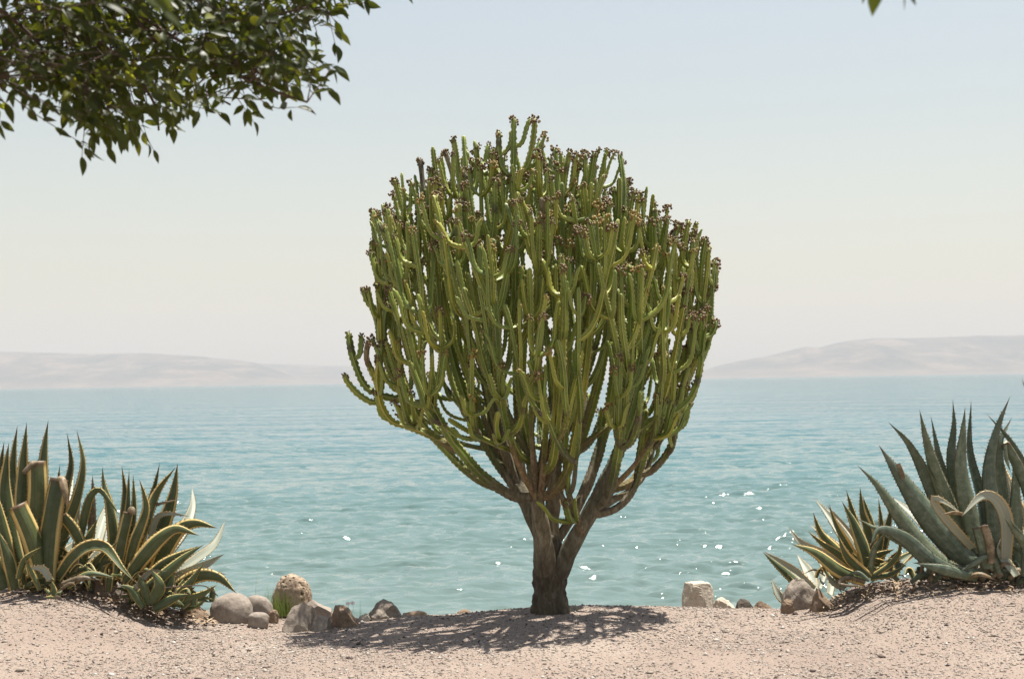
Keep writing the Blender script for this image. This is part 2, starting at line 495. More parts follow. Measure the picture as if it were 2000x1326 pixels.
# ------------------------------------------------------------------ ground
CREST_Y = 10.3
crest_px = [(-700, 1160), (-200, 1156), (0, 1151), (60, 1142), (130, 1138), (200, 1142), (260, 1160), (330, 1190), (400, 1203), (480, 1205),
            (560, 1212), (640, 1211), (720, 1206), (800, 1201), (900, 1198), (1000, 1191), (1075, 1186), (1150, 1183), (1330, 1185),
            (1440, 1189), (1530, 1190), (1620, 1178), (1680, 1146), (1760, 1133), (1850, 1128), (2000, 1128), (2200, 1128), (2700, 1140)]
_cx = [P(a, b, CREST_Y).x for a, b in crest_px]
_cz = [P(a, b, CREST_Y).z for a, b in crest_px]


def np_noise(x, y, seed=0, octaves=4, scale=1.0):
    """cheap smooth value noise on arrays"""
    out = np.zeros(np.broadcast(x, y).shape); amp = 1.0; tot = 0
    r = np.random.default_rng(seed)
    T = r.random((64, 64)) * 2 - 1
    for k in range(octaves):
        fx, fy = x * scale + 17.3 * k, y * scale + 9.1 * k
        i, j = np.floor(fx).astype(int), np.floor(fy).astype(int)
        a, b = fx - i, fy - j
        a = a * a * (3 - 2 * a); b = b * b * (3 - 2 * b)
        t = lambda p, q: T[p % 64, q % 64]
        out += amp * ((t(i, j) * (1 - a) + t(i + 1, j) * a) * (1 - b) + (t(i, j + 1) * (1 - a) + t(i + 1, j + 1) * a) * b)
        tot += amp; amp *= 0.5; scale *= 2.03
    return out / tot


def sstep(a, b, x):
    t = np.clip((x - a) / (b - a), 0, 1)
    return t * t * (3 - 2 * t)


def ground_z(x, y):
    x = np.asarray(x, float); y = np.asarray(y, float)
    zc = np.interp(x, _cx, _cz)
    z = zc * sstep(7.6, 10.0, y)
    z = z + np_noise(x, y, 3, 4, 1.3) * 0.022 + np_noise(x, y, 5, 3, 6.0) * 0.007
    d = np.clip(y - CREST_Y, 0, 100)
    z = z - np.where(d < 0.3, d * d * 0.9, 0.081 + (d - 0.3) * 0.62)
    return np.maximum(z, -2.2 - np_noise(x, y, 8, 2, 0.3) * 0.1)


def build_ground():
    xs = np.concatenate([np.linspace(-60, -5.2, 30), np.linspace(-5, 5, 400), np.linspace(5.2, 60, 30)])
    ys = np.concatenate([np.linspace(-40, 6.8, 40), np.linspace(7, 11.6, 210), np.linspace(11.7, 16, 30)])
    X, Y = np.meshgrid(xs, ys)
    Z = ground_z(X, Y)
    v = np.stack([X, Y, Z], -1).reshape(-1, 3)
    i = np.arange(len(ys) - 1)[:, None]; j = np.arange(len(xs) - 1)[None]; w = len(xs)
    q = np.stack([i * w + j, i * w + j + 1, (i + 1) * w + j + 1, (i + 1) * w + j], -1).reshape(-1, 4)
    o = link('ground', mesh_np('ground', v, q, M['ground']))
    tag(o, 'pinkish beige gravelly shore ground rising to low mounds at both ends', kind='structure')


def build_gravel():
    n = 92000
    y = 7.25 + rng.random(n) * 3.35
    x = (rng.random(n) * 2 - 1) * (0.40 * y + 0.25)
    keep = (np_noise(x, y, 11, 3, 1.7) + rng.random(n) * 0.9) > 0.12
    x, y = x[keep], y[keep]; n = len(x)
    z = ground_z(x, y)
    r = np.exp(rng.normal(math.log(0.0042), 0.45, n)); r = np.clip(r, 0.0025, 0.021)
    base = np.array([[1, 0, 0], [-.5, .86, 0], [-.5, -.86, 0], [0, 0, .8], [0, 0, -.8], [.4, .5, .45]], float)
    # small seven faced stones
    base = np.array([[1, 0, 0], [0, 1, 0], [-1, 0, 0], [0, -1, 0], [0, 0, 1], [0, 0, -1]], float)
    tri = np.array([[0, 1, 4], [1, 2, 4], [2, 3, 4], [3, 0, 4], [1, 0, 5], [2, 1, 5], [3, 2, 5], [0, 3, 5]])
    ang = rng.random(n) * 6.283
    s = r[:, None, None] * (0.65 + 0.7 * rng.random((n, 6, 1)))
    v = base[None] * s * np.stack([0.8 + 0.7 * rng.random(n), 0.8 + 0.4 * rng.random(n), 0.5 + 0.35 * rng.random(n)], -1)[:, None]
    v = v + rng.normal(0, 0.22, (n, 6, 3)) * r[:, None, None]
    c, si = np.cos(ang)[:, None], np.sin(ang)[:, None]
    vx = v[..., 0] * c - v[..., 1] * si; vy = v[..., 0] * si + v[..., 1] * c
    v = np.stack([vx + x[:, None], vy + y[:, None], v[..., 2] + z[:, None] + r[:, None] * 0.12], -1).reshape(-1, 3)
    f = (tri[None] + (np.arange(n) * 6)[:, None, None]).reshape(-1, 3)
    tone = np.repeat(rng.random(n) ** 0.8, 6)
    o = link('gravel', mesh_np('gravel', v, f, M['gravel'], smooth=False, attrs={'tone': tone}))
    tag(o, 'loose pinkish gravel scattered over the shore ground', kind='stuff')


build_ground()
build_gravel()

# ------------------------------------------------------------------ water
WZ = -1.0


def build_water():
    ys = [11.0]
    while ys[-1] < 170: ys.append(ys[-1] + max(0.045, ys[-1] ** 2 * 0.00011))
    while ys[-1] < 7600: ys.append(ys[-1] * 1.12)
    ys = np.array(ys)
    u = np.linspace(-1, 1, 720)
    Y = ys[:, None] + 0 * u[None]
    X = u[None] * (0.46 * ys[:, None] + 1.0)
    far = sstep(150, 700, ys)[:, None]
    X = X * (1 + far * 1.2)
    r = np.random.default_rng(23)
    Z = np.zeros_like(X)
    wind = -1.35
    for k in range(64):
        lam = 0.24 * (14 ** r.random())
        a = wind + r.normal(0, 0.48)
        kx, ky = math.cos(a) * 6.283 / lam, math.sin(a) * 6.283 / lam
        amp = 0.0058 * lam ** 0.62 * (1.35 if lam < 0.8 else 0.9 if lam < 1.5 else 0.55)
        ph = r.random() * 6.283
        # waves too fine for the local grid are faded out there, the bump carries on
        dy = np.gradient(ys)[:, None]
        fade = np.clip(1.6 - dy * abs(ky) / 1.6, 0, 1)
        s = np.sin(kx * X + ky * Y + ph + 1.1 * np_noise(X, Y, 40 + k % 5, 2, 0.35))
        Z += amp * fade * (s + 0.35 * np.cos(2 * (kx * X + ky * Y + ph)))
    group = 0.75 + 0.65 * np_noise(X, Y, 77, 3, 0.16)
    Z = Z * np.clip(group, 0.35, 1.5) * 1.3
    v = np.stack([X, Y, Z + WZ], -1).reshape(-1, 3)
    w = len(u)
    i = np.arange(len(ys) - 1)[:, None]; j = np.arange(w - 1)[None]
    q = np.stack([i * w + j, i * w + j + 1, (i + 1) * w + j + 1, (i + 1) * w + j], -1).reshape(-1, 4)
    o = link('lake_water', mesh_np('lake_water', v, q, M['water']))
    tag(o, 'rippled teal lake water reaching to the far hills', kind='structure')


build_water()


# ------------------------------------------------------------------ far hills
def hill(profile, label, seed, Yn=5600, Yr=6900):
    """profile: skyline pixels (px, py); a ridge at distance Yr with a slope down to the shore at Yn"""
    px = np.linspace(profile[0][0], profile[-1][0], 260)
    py = np.interp(px, [a for a, b in profile], [b for a, b in profile])
    py = py + np_noise(px / 30.0, px * 0, seed, 4, 1.0) * 0.9
    top = np.array([P(a, b, Yr) for a, b in zip(px, py)])
    vv = np.linspace(0, 1.35, 60)
    V = []
    for t in vv:
        y = Yn + (Yr - Yn) * t
        sx = top[:, 0] * (0.82 + 0.18 * min(t, 1))
        shp = (t ** 0.9 if t < 0.55 else 0.584 + (1 - 0.584) * math.sin((t - 0.55) / 0.45 * math.pi / 2)) if t <= 1 else 1 - (t - 1) * 1.2
        z = WZ - 3 + (top[:, 2] - WZ + 3) * shp
        amp = np.clip((top[:, 2] - WZ), 0, 200) * 0.16 * math.sin(min(1, t) * math.pi)
        gully = np_noise(sx / 330.0 + t * 0.6, sx * 0 + y / 900.0, seed + 1, 5, 1.0)
        z = z + amp * gully * 1.8
        V.append(np.stack([sx, np.full_like(sx, y), z], -1))
    v = np.concatenate(V)
    w = len(px); i = np.arange(len(vv) - 1)[:, None]; j = np.arange(w - 1)[None]
    q = np.stack([i * w + j, i * w + j + 1, (i + 1) * w + j + 1, (i + 1) * w + j], -1).reshape(-1, 4)
    o = link('hill', mesh_np('hill', v, q, M['hill']))
    tag(o, label, kind='structure')


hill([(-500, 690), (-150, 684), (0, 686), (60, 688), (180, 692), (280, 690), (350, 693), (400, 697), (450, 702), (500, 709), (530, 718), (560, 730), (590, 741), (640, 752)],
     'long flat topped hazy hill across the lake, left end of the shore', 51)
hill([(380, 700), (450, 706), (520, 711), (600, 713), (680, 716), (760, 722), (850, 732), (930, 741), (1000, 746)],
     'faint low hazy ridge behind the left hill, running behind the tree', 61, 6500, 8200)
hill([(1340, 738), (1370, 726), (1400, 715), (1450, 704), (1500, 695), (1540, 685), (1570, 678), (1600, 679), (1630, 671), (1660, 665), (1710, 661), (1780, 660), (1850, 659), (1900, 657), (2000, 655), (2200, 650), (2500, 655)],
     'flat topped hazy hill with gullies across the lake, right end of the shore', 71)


# haze box
def haze():
    x0, x1, y0, y1, z0, z1 = -7800, 7800, -120, 10500, -4.5, 330
    v = [(x, y, z) for x in (x0, x1) for y in (y0, y1) for z in (z0, z1)]
    f = [(0, 1, 3, 2), (4, 6, 7, 5), (0, 4, 5, 1), (2, 3, 7, 6), (0, 2, 6, 4), (1, 5, 7, 3)]
    m = bpy.data.materials.new('haze'); m.use_nodes = True
    n, l = m.node_tree.nodes, m.node_tree.links; n.clear()
    out = n.new('ShaderNodeOutputMaterial'); pv = n.new('ShaderNodeVolumePrincipled')
    pv.inputs['Color'].default_value = (0.655, 0.62, 0.625, 1)
    pv.inputs['Density'].default_value = 0.00019
    pv.inputs['Anisotropy'].default_value = 0.0
    l.new(pv.outputs[0], out.inputs['Volume'])
    o = link('haze', mesh_np('haze', v, np.array(f), m, smooth=False))
    tag(o, 'pale heat haze over the lake', kind='stuff')


haze()


# ------------------------------------------------------------------ rocks
def ico(sub):
    import bmesh
    bm = bmesh.new(); bmesh.ops.create_icosphere(bm, subdivisions=sub, radius=1)
    v = np.array([x.co[:] for x in bm.verts]); f = np.array([[y.index for y in x.verts] for x in bm.faces]); bm.free()
    return v, f


ICO4 = ico(5)
ICO3 = ico(3)


def rock(px0, px1, py_top, py_bot, Y, mat, label, style='round', seed=0, depth=0.8, flat=0.0, sub=ICO4, cat='rock', tilt=0.0):
    r = np.random.default_rng(seed + 900)
    v, f = sub
    v = v.copy()
    a, b = P(px0, py_bot, Y), P(px1, py_bot, Y)
    t = P((px0 + px1) / 2, py_top, Y)
    w = (b - a).length; h = t.z - (a.z + b.z) / 2
    if style == 'round':
        v = np.sign(v) * np.abs(v) ** 0.9
        k = 1.1
        v[:, 2] = np.where(v[:, 2] > 0, np.abs(v[:, 2]) ** 0.85, v[:, 2])
        nz = np.array([mnoise.noise(Vector(p) * 1.1 + Vector((seed * 3.1, 0, 0))) for p in v])
        v *= (1 + 0.10 * nz)[:, None]
    elif style == 'block':
        v = np.sign(v) * np.abs(v) ** 0.42
        v /= 0.93
    if style in ('angular', 'block', 'craggy'):
        npl = {'angular': 10, 'block': 8, 'craggy': 14}[style]
        for k in range(npl):
            d = r.normal(size=3); d[2] = abs(d[2]) * 0.8; d /= np.linalg.norm(d)
            off = {'angular': 0.40, 'block': 0.88, 'craggy': 0.56}[style] + 0.22 * r.random()
            s = v @ d - off
            v = v - np.where(s > 0, s, 0)[:, None] * d[None] * 0.97
        for sc, am in ((1.6, 0.07), (4, 0.035), (10, 0.014)):
            nz = np.array([mnoise.noise(Vector(p) * sc + Vector((seed * 2.7, 5, 0))) for p in v])
            if style == 'craggy': nz = nz * 1.6
            v += (v / (np.linalg.norm(v, axis=1)[:, None] + 1e-6)) * (nz * am)[:, None]
    if style == 'porous':
        v = np.sign(v) * np.abs(v) ** 0.85
        for sc, am in ((1.2, 0.10), (4, 0.05), (9, 0.04), (16, 0.03)):
            nz = np.array([mnoise.noise(Vector(p) * sc + Vector((seed * 2.7, 5, 0))) for p in v])
            v += (v / (np.linalg.norm(v, axis=1)[:, None] + 1e-6)) * (nz * am)[:, None]
        # real pits
        for k in range(46):
            d = r.normal(size=3); d /= np.linalg.norm(d); rad = 0.05 + 0.09 * r.random()
            c = v[np.argmax(v @ d)]
            s = 1 - np.linalg.norm(v - c, axis=1) / rad
            v -= d[None] * (np.clip(s, 0, 1) ** 0.7 * rad * 0.9)[:, None]
    if style == 'round' or style == 'craggy':
        for sc, am in ((2.2, 0.05), (6, 0.02), (14, 0.008)):
            nz = np.array([mnoise.noise(Vector(p) * sc + Vector((seed * 1.7, 2, 0))) for p in v])
            v += (v / (np.linalg.norm(v, axis=1)[:, None] + 1e-6)) * (nz * am)[:, None]
    # fit: widths to the outline, bottom third buried
    if tilt:
        c, s = math.cos(tilt), math.sin(tilt)
        x, z = v[:, 0] * c - v[:, 2] * s, v[:, 0] * s + v[:, 2] * c
        v[:, 0], v[:, 2] = x, z
    v[:, 0] = (v[:, 0] - (v[:, 0].max() + v[:, 0].min()) / 2) / (v[:, 0].max() - v[:, 0].min()) * w
    v[:, 1] = v[:, 1] / (v[:, 1].max() - v[:, 1].min()) * w * depth
    top, bot = v[:, 2].max(), v[:, 2].min()
    v[:, 2] = (v[:, 2] - top) / (top - bot) * h * (1.35 if style in ('block', 'porous') else 1.8) + h
    loc = (a + b) / 2
    # the foot always reaches below the gravel
    need = float(ground_z(loc.x, loc.y)) - 0.035 - loc.z
    lo = v[:, 2].min()
    if lo > need: v[:, 2] = np.where(v[:, 2] < h * 0.35, h * 0.35 + (v[:, 2] - h * 0.35) * (need - h * 0.35) / (lo - h * 0.35), v[:, 2])
    o = link('rock', mesh_np('rock', v, f, mat, smooth=(style in ('round', 'porous'))), loc=loc)
    tag(o, label, cat)
    if style not in ('round', 'porous'):
        me = o.data
        me.polygons.foreach_set('use_smooth', np.ones(len(me.polygons), dtype=bool))
        try: me.set_sharp_from_angle(angle=math.radians(24))
        except Exception: pass
    return o


G1 = 'rocks along the left shore edge'
G2 = 'rocks along the right shore edge'
for args in [
    (410, 495, 1157, 1204, 10.15, M['rock_grey'], 'large smooth rounded grey boulder beside the left agave', 'round', 1, .8),
    (474, 534, 1162, 1198, 10.25, M['rock_grey'], 'smaller rounded grey boulder against the large smooth one', 'round', 2, .8),
    (484, 526, 1195, 1209, 10.0, M['rock_grey'], 'low half buried grey stone in front of the two rounded boulders', 'round', 3, .8),
    (532, 609, 1120, 1196, 10.55, M['rock_porous'], 'tall tan boulder full of dark pits beside the grass tuft', 'porous', 4, .8),
    (552, 615, 1176, 1222, 9.95, M['rock_slate'], 'pointed grey rock with a dark split, in front of the pitted boulder', 'angular', 5, .8),
    (575, 657, 1171, 1214, 10.35, M['rock_slate'], 'broad slanting pale grey rock right of the pitted boulder', 'angular', 6, .8),
    (644, 703, 1181, 1219, 10.05, M['rock_brown'], 'brown wedge rock with a dark shaded face', 'angular', 12, .9),
    (720, 792, 1169, 1209, 10.35, M['rock_slate'], 'rounded grey rock with a dark hollow at the edge of the tree shadow', 'craggy', 8, .8),
    (892, 920, 1189, 1204, 10.5, M['rock_brown'], 'small brown stone poking up behind the tree shadow', 'round', 10, .8),
    (338, 412, 1176, 1206, 10.2, M['rock_brown'], 'low flat brown rock under the left agave leaves', 'craggy', 13, .7),
    (178, 238, 1117, 1166, 10.0, M['rock_slate'], 'grey rock half hidden among the left agaves', 'angular', 14, .7),
    (520, 545, 1190, 1206, 10.2, M['rock_brown'], 'small brown stone between the rounded boulders and the grey rocks', 'craggy', 15, .8),
    (600, 650, 1200, 1222, 9.98, M['rock_slate'], 'low grey slab at the foot of the broad slanting rock', 'angular', 25, .8),
    (700, 728, 1197, 1211, 10.25, M['rock_pale'], 'small pale stone between the brown wedge and the rock by the shadow', 'craggy', 26, .8),
]:
    o = rock(*args); o['group'] = G1
for args in [
    (1332, 1394, 1135, 1196, 10.75, M['rock_pale'], 'squarish cream coloured block with a crack, right of the tree', 'block', 16, .8),
    (1388, 1438, 1165, 1194, 10.7, M['rock_pale'], 'low cream stone just right of the squarish block', 'craggy', 17, .8),
    (1435, 1474, 1168, 1194, 10.5, M['rock_dark'], 'small dark pointed rock in the right shore gap', 'angular', 18, .9),
    (1470, 1510, 1173, 1194, 10.5, M['rock_brown'], 'small brown rock with pale top beside the dark pointed rock', 'craggy', 19, .8),
    (1522, 1608, 1128, 1194, 10.35, M['rock_slate'], 'large rugged grey rock left of the small variegated agave', 'craggy', 20, .8),
    (1578, 1632, 1146, 1188, 10.1, M['rock_brown'], 'tan angular rock in front of the large rugged one', 'angular', 21, .8),
    (1524, 1552, 1168, 1192, 10.15, M['rock_brown'], 'small brown rock at the lower left foot of the rugged rock', 'craggy', 22, .8),
]:
    o = rock(*args); o['group'] = G2
o = rock(786, 834, 1192, 1206, 10.35, M['wood'], 'short pink brown piece of driftwood beside the rock at the tree shadow', 'block', 30, .35, cat='driftwood')
o.name = 'driftwood'

# ------------------------------------------------------------------ candelabra tree (euphorbia)
TY = 10.1
PXM = FPX / TY


def T3(px, py, dy=0.0):
    p = P(px, py, TY + dy)
    # pixels were read at the depth of the trunk; keep the true perspective for the limb's own depth
    return np.array(p[:])


def skin_arm(c, r, bark, ribs=5, teeth=0.12, twist=0.0, phase=0.0, cap_round=True, neck=True, npr=4):
    """a ribbed succulent stem along curve c (n,3) with radius r (n) and bark amount (n)"""
    n = len(c)
    t, u, w = frames(c)
    s = np.concatenate([[0], np.cumsum(np.linalg.norm(np.diff(c, axis=0), axis=1))])
    nc = ribs * npr
    a = np.arange(nc) / nc * 2 * math.pi
    # rib profile: 1 at the ridge, 0 in the valley
    ph = (np.arange(nc) % npr) / npr
    prof = 0.5 + 0.5 * np.cos(ph * 2 * math.pi); prof = prof ** 1.4
    depth = (0.50 * np.clip(1 - bark, 0, 1) + 0.10 * bark)
    tooth = np.sin(s / 0.0125 * math.pi + phase) * (0.7 + 0.6 * np.abs(np.sin(s * 37 + phase)))
    seg = 0.93 + 0.09 * np.abs(np.sin(s / 0.115 * math.pi * 0.5 + phase * 2))
    rad = (r * seg)[:, None] * (1 - depth[:, None] * (1 - prof[None]) + (teeth * np.clip(1 - bark, 0, 1) * tooth)[:, None] * (prof[None] > 0.95))
    aa = a[None] + phase + twist * s[:, None]
    v = c[:, None] + rad[..., None] * (u[:, None] * np.cos(aa)[..., None] + w[:, None] * np.sin(aa)[..., None])
    v = v.reshape(-1, 3)
    q = ring_quads(n, nc)
    tr = []
    v = np.vstack([v, c[-1:] + t[-1:] * r[-1] * 0.6]); k = len(v) - 1; b0 = (n - 1) * nc
    for j in range(nc): tr.append((k, b0 + j, b0 + (j + 1) % nc))
    at = {'bark': np.concatenate([np.repeat(bark, nc), [bark[-1]]]), 'rib': np.concatenate([np.tile(prof, n), [0.5]])}
    return v, q, np.array(tr), at


def arm_curve(p0, tip, out=None, step=0.0125, elbow=0.8, side=None, jitter=0.02, r=None):
    """leaves its parent sideways, turns up at the elbow and rises to the tip"""
    p0 = np.asarray(p0, float); tip = np.asarray(tip, float)
    d = tip - p0; h = np.array([d[0], d[1], 0]); hl = np.linalg.norm(h)
    dz = max(0.05, d[2])
    o = h / (hl + 1e-6)
    p1 = p0 + o * max(0.05, hl * elbow) + np.array([0, 0, 0.10 * dz])
    p2 = tip - np.array([0, 0, dz * 0.5]) - o * hl * (0.42 if hl > 0.1 else 0.04)
    if r is not None:
        p1 = p1 + r.normal(0, jitter, 3); p2 = p2 + r.normal(0, jitter, 3)
    t = np.linspace(0, 1, 60)[:, None]
    b = (1 - t) ** 3 * p0 + 3 * (1 - t) ** 2 * t * p1 + 3 * (1 - t) * t ** 2 * p2 + t ** 3 * tip
    c, L = catmull(b, step=step)
    if r is not None:
        s = np.linspace(0, 1, len(c))
        wob = np.stack([np.sin(s * L * 9 + r.random() * 6), np.sin(s * L * 8 + r.random() * 6), 0 * s], -1)
        c = c + wob * (0.006 * np.sin(s * math.pi))[:, None]
    return c, L


tree_base = T3(1075, 1188, 0)
tree_base[2] = float(ground_z(tree_base[0], TY)) - 0.03
tree = empty('candelabra_tree', tree_base, 'tall candelabra succulent tree with hundreds of upright green arms at the lake edge', 'tree')
tree_objs = []   # (name, mesh)


def to_tree(name, v, q, tr, at, parent=None, mat=None):
    b = Bag(); b.add(v, q, tr, at)
    me = b.mesh(name, mat or M['euphorbia'], True, offset=tree_base)
    return link(name, me, parent or tree)


# main limbs, read off the photograph: (px, py, depth offset, width px)
LIMBS = [
    [(1066, 1120, -.05, 50), (1062, 1060, -.09, 42), (1048, 965, -.13, 33), (1036, 880, -.17, 30), (1022, 800, -.22, 28), (1012, 720, -.27, 27), (1011, 630, -.30, 28), (1008, 520, -.32, 24), (1004, 420, -.32, 22), (1000, 345, -.30, 20)],
    [(1064, 1095, .05, 44), (1057, 1045, .08, 40), (1041, 1008, .1, 40), (1020, 968, .14, 37), (988, 922, .17, 34), (950, 868, .18, 31), (912, 790, .20, 31), (884, 700, .2, 28), (862, 600, .18, 25), (845, 500, .15, 22), (838, 400, .12, 19), (843, 330, .1, 18)],
    [(1058, 1050, .12, 36), (1014, 930, .30, 33), (982, 830, .40, 32), (962, 740, .45, 30), (945, 640, .48, 27), (930, 520, .48, 24), (915, 400, .45, 21), (905, 310, .4, 18)],
    [(1074, 1100, .06, 40), (1078, 1010, .14, 34), (1084, 920, .22, 32), (1100, 830, .26, 33), (1108, 740, .28, 30), (1108, 620, .3, 27), (1104, 500, .3, 24), (1100, 390, .3, 20), (1090, 315, .3, 18)],
    [(1088, 1118, -.02, 48), (1118, 1062, -.06, 37), (1150, 1005, -.09, 37), (1182, 940, -.10, 35), (1208, 882, -.10, 32), (1238, 800, -.10, 30), (1260, 700, -.08, 27), (1275, 600, -.05, 24), (1285, 500, -.02, 21), (1278, 410, 0, 18)],
    [(1082, 1066, .10, 18), (1116, 1010, .2, 24), (1148, 945, .3, 28), (1176, 860, .36, 29), (1195, 760, .4, 27), (1205, 640, .4, 24), (1208, 500, .4, 21), (1200, 370, .38, 18)],
    [(1062, 1060, .15, 30), (1030, 950, .5, 28), (985, 850, .72, 30), (965, 720, .85, 27), (955, 560, .9, 24), (960, 400, .85, 20), (975, 330, .8, 18)],
    [(1078, 1060, .15, 24), (1092, 960, .48, 24), (1140, 850, .75, 26), (1180, 700, .88, 26), (1190, 540, .9, 23), (1165, 400, .85, 19)],
    [(1047, 970, -.12, 22), (1002, 967, -.22, 25), (945, 930, -.32, 25), (893, 872, -.40, 25), (852, 806, -.46, 24), (822, 730, -.5, 23), (800, 640, -.5, 22), (785, 550, -.48, 20), (765, 460, -.42, 18), (755, 410, -.4, 17)],
    [(1052, 972, -.13, 21), (1086, 957, -.24, 24), (1110, 918, -.34, 24), (1122, 860, -.40, 23), (1138, 770, -.45, 23), (1150, 670, -.48, 22), (1156, 560, -.48, 20), (1150, 450, -.42, 18), (1140, 360, -.4, 17)],
    [(1040, 905, -.16, 18), (1008, 880, -.35, 22), (985, 810, -.55, 22), (978, 740, -.7, 21), (970, 640, -.78, 21), (965, 560, -.8, 19), (962, 470, -.78, 17)],
    [(1050, 930, -.16, 18), (1080, 900, -.4, 22), (1090, 820, -.62, 22), (1098, 740, -.78, 21), (1100, 650, -.86, 20), (1102, 570, -.88, 18), (1096, 500, -.86, 17)],
    [(1165, 995, -.1, 18), (1190, 960, -.3, 22), (1205, 900, -.5, 22), (1215, 820, -.6, 22), (1225, 720, -.66, 21), (1232, 620, -.68, 19), (1230, 520, -.66, 17)],
    [(1000, 965, -.2, 17), (930, 935, -.1, 20), (870, 880, 0, 20), (820, 820, .08, 20), (785, 745, .12, 20), (768, 650, .14, 19), (758, 560, .14, 17), (745, 500, .14, 16)],
    [(1185, 960, -.05, 20), (1240, 935, .05, 22), (1262, 870, .12, 22), (1290, 800, .16, 22), (1318, 700, .2, 21), (1335, 600, .2, 19), (1340, 500, .2, 17), (1330, 445, .2, 16)],
]
limb_curves = []


def bark_amount(c, base_z, full, none):
    z = c[:, 2] - base_z
    return np.clip(1 - (z - full) / (none - full), 0, 1)


r_t = np.random.default_rng(99)
# trunk
tr_pts = [(1076, 1200, 0, 86), (1075, 1180, 0, 74), (1074, 1150, 0, 67), (1074, 1110, 0, 66), (1072, 1080, 0.02, 58), (1070, 1050, 0.04, 46)]
pp = np.array([[*T3(a, b, d), w / PXM / 2] for a, b, d, w in tr_pts])
c, L = catmull(pp, step=0.012)
v, q, tr, at = skin_arm(c[:, :3], c[:, 3], np.clip(1.2 - 0.35 * (c[:, 2] - tree_base[2] - 0.2), 1.0, 1.2), ribs=9, teeth=0, npr=5, phase=0.4)
# fissured, lumpy trunk surface
nz = np.array([mnoise.fractal(Vector((x * 42, y * 42, z * 7)), 0.6, 2.2, 4) for x, y, z in v])
cen = np.array([tree_base[0], tree_base[1], 0]); d = v - cen; d[:, 2] = 0; d /= np.linalg.norm(d, axis=1)[:, None] + 1e-6
v = v + d * (nz * 0.016)[:, None]
to_tree('trunk', v, q, tr, at)
for k, lp in enumerate(LIMBS):
    pp = np.array([[*T3(a, b, d), w / PXM / 2] for a, b, d, w in lp])
    c, L = catmull(pp, step=0.015)
    limb_curves.append((c[:, :3], c[:, 3]))
    full, none = (0.7, 1.5) if k < 8 else (0.62, 1.3)
    bk = bark_amount(c[:, :3], tree_base[2], full, none)
    bk = bk + (0.13 * np.clip((0.62 - (c[:, 2] - tree_base[2])) / 0.3, 0, 1) if k < 8 else 0)
    v, q, tr, at = skin_arm(c[:, :3], c[:, 3] * np.clip(1.0 - 0.20 * (c[:, 2] - tree_base[2] - 0.4) / 0.6, 0.68, 1.0) * (1.0 + 0.10 * (1 - bk)), bk, ribs=5, teeth=0.20, phase=r_t.random() * 6)
    to_tree('limb', v, q, tr, at)

# attachment points along the limbs
nodes = []           # position, depth level


def add_nodes(c, s0, s1, step=0.06):
    L = 0.0; last = -1
    seg = np.linalg.norm(np.diff(c, axis=0), axis=1); s = np.concatenate([[0], np.cumsum(seg)])
    for x in np.arange(s[-1] * s0, s[-1] * s1, step):
        i = np.searchsorted(s, x); nodes.append(c[min(i, len(c) - 1)])


for k, (c, r) in enumerate(limb_curves):
    add_nodes(c, 0.30 if k < 8 else 0.35, 0.93)

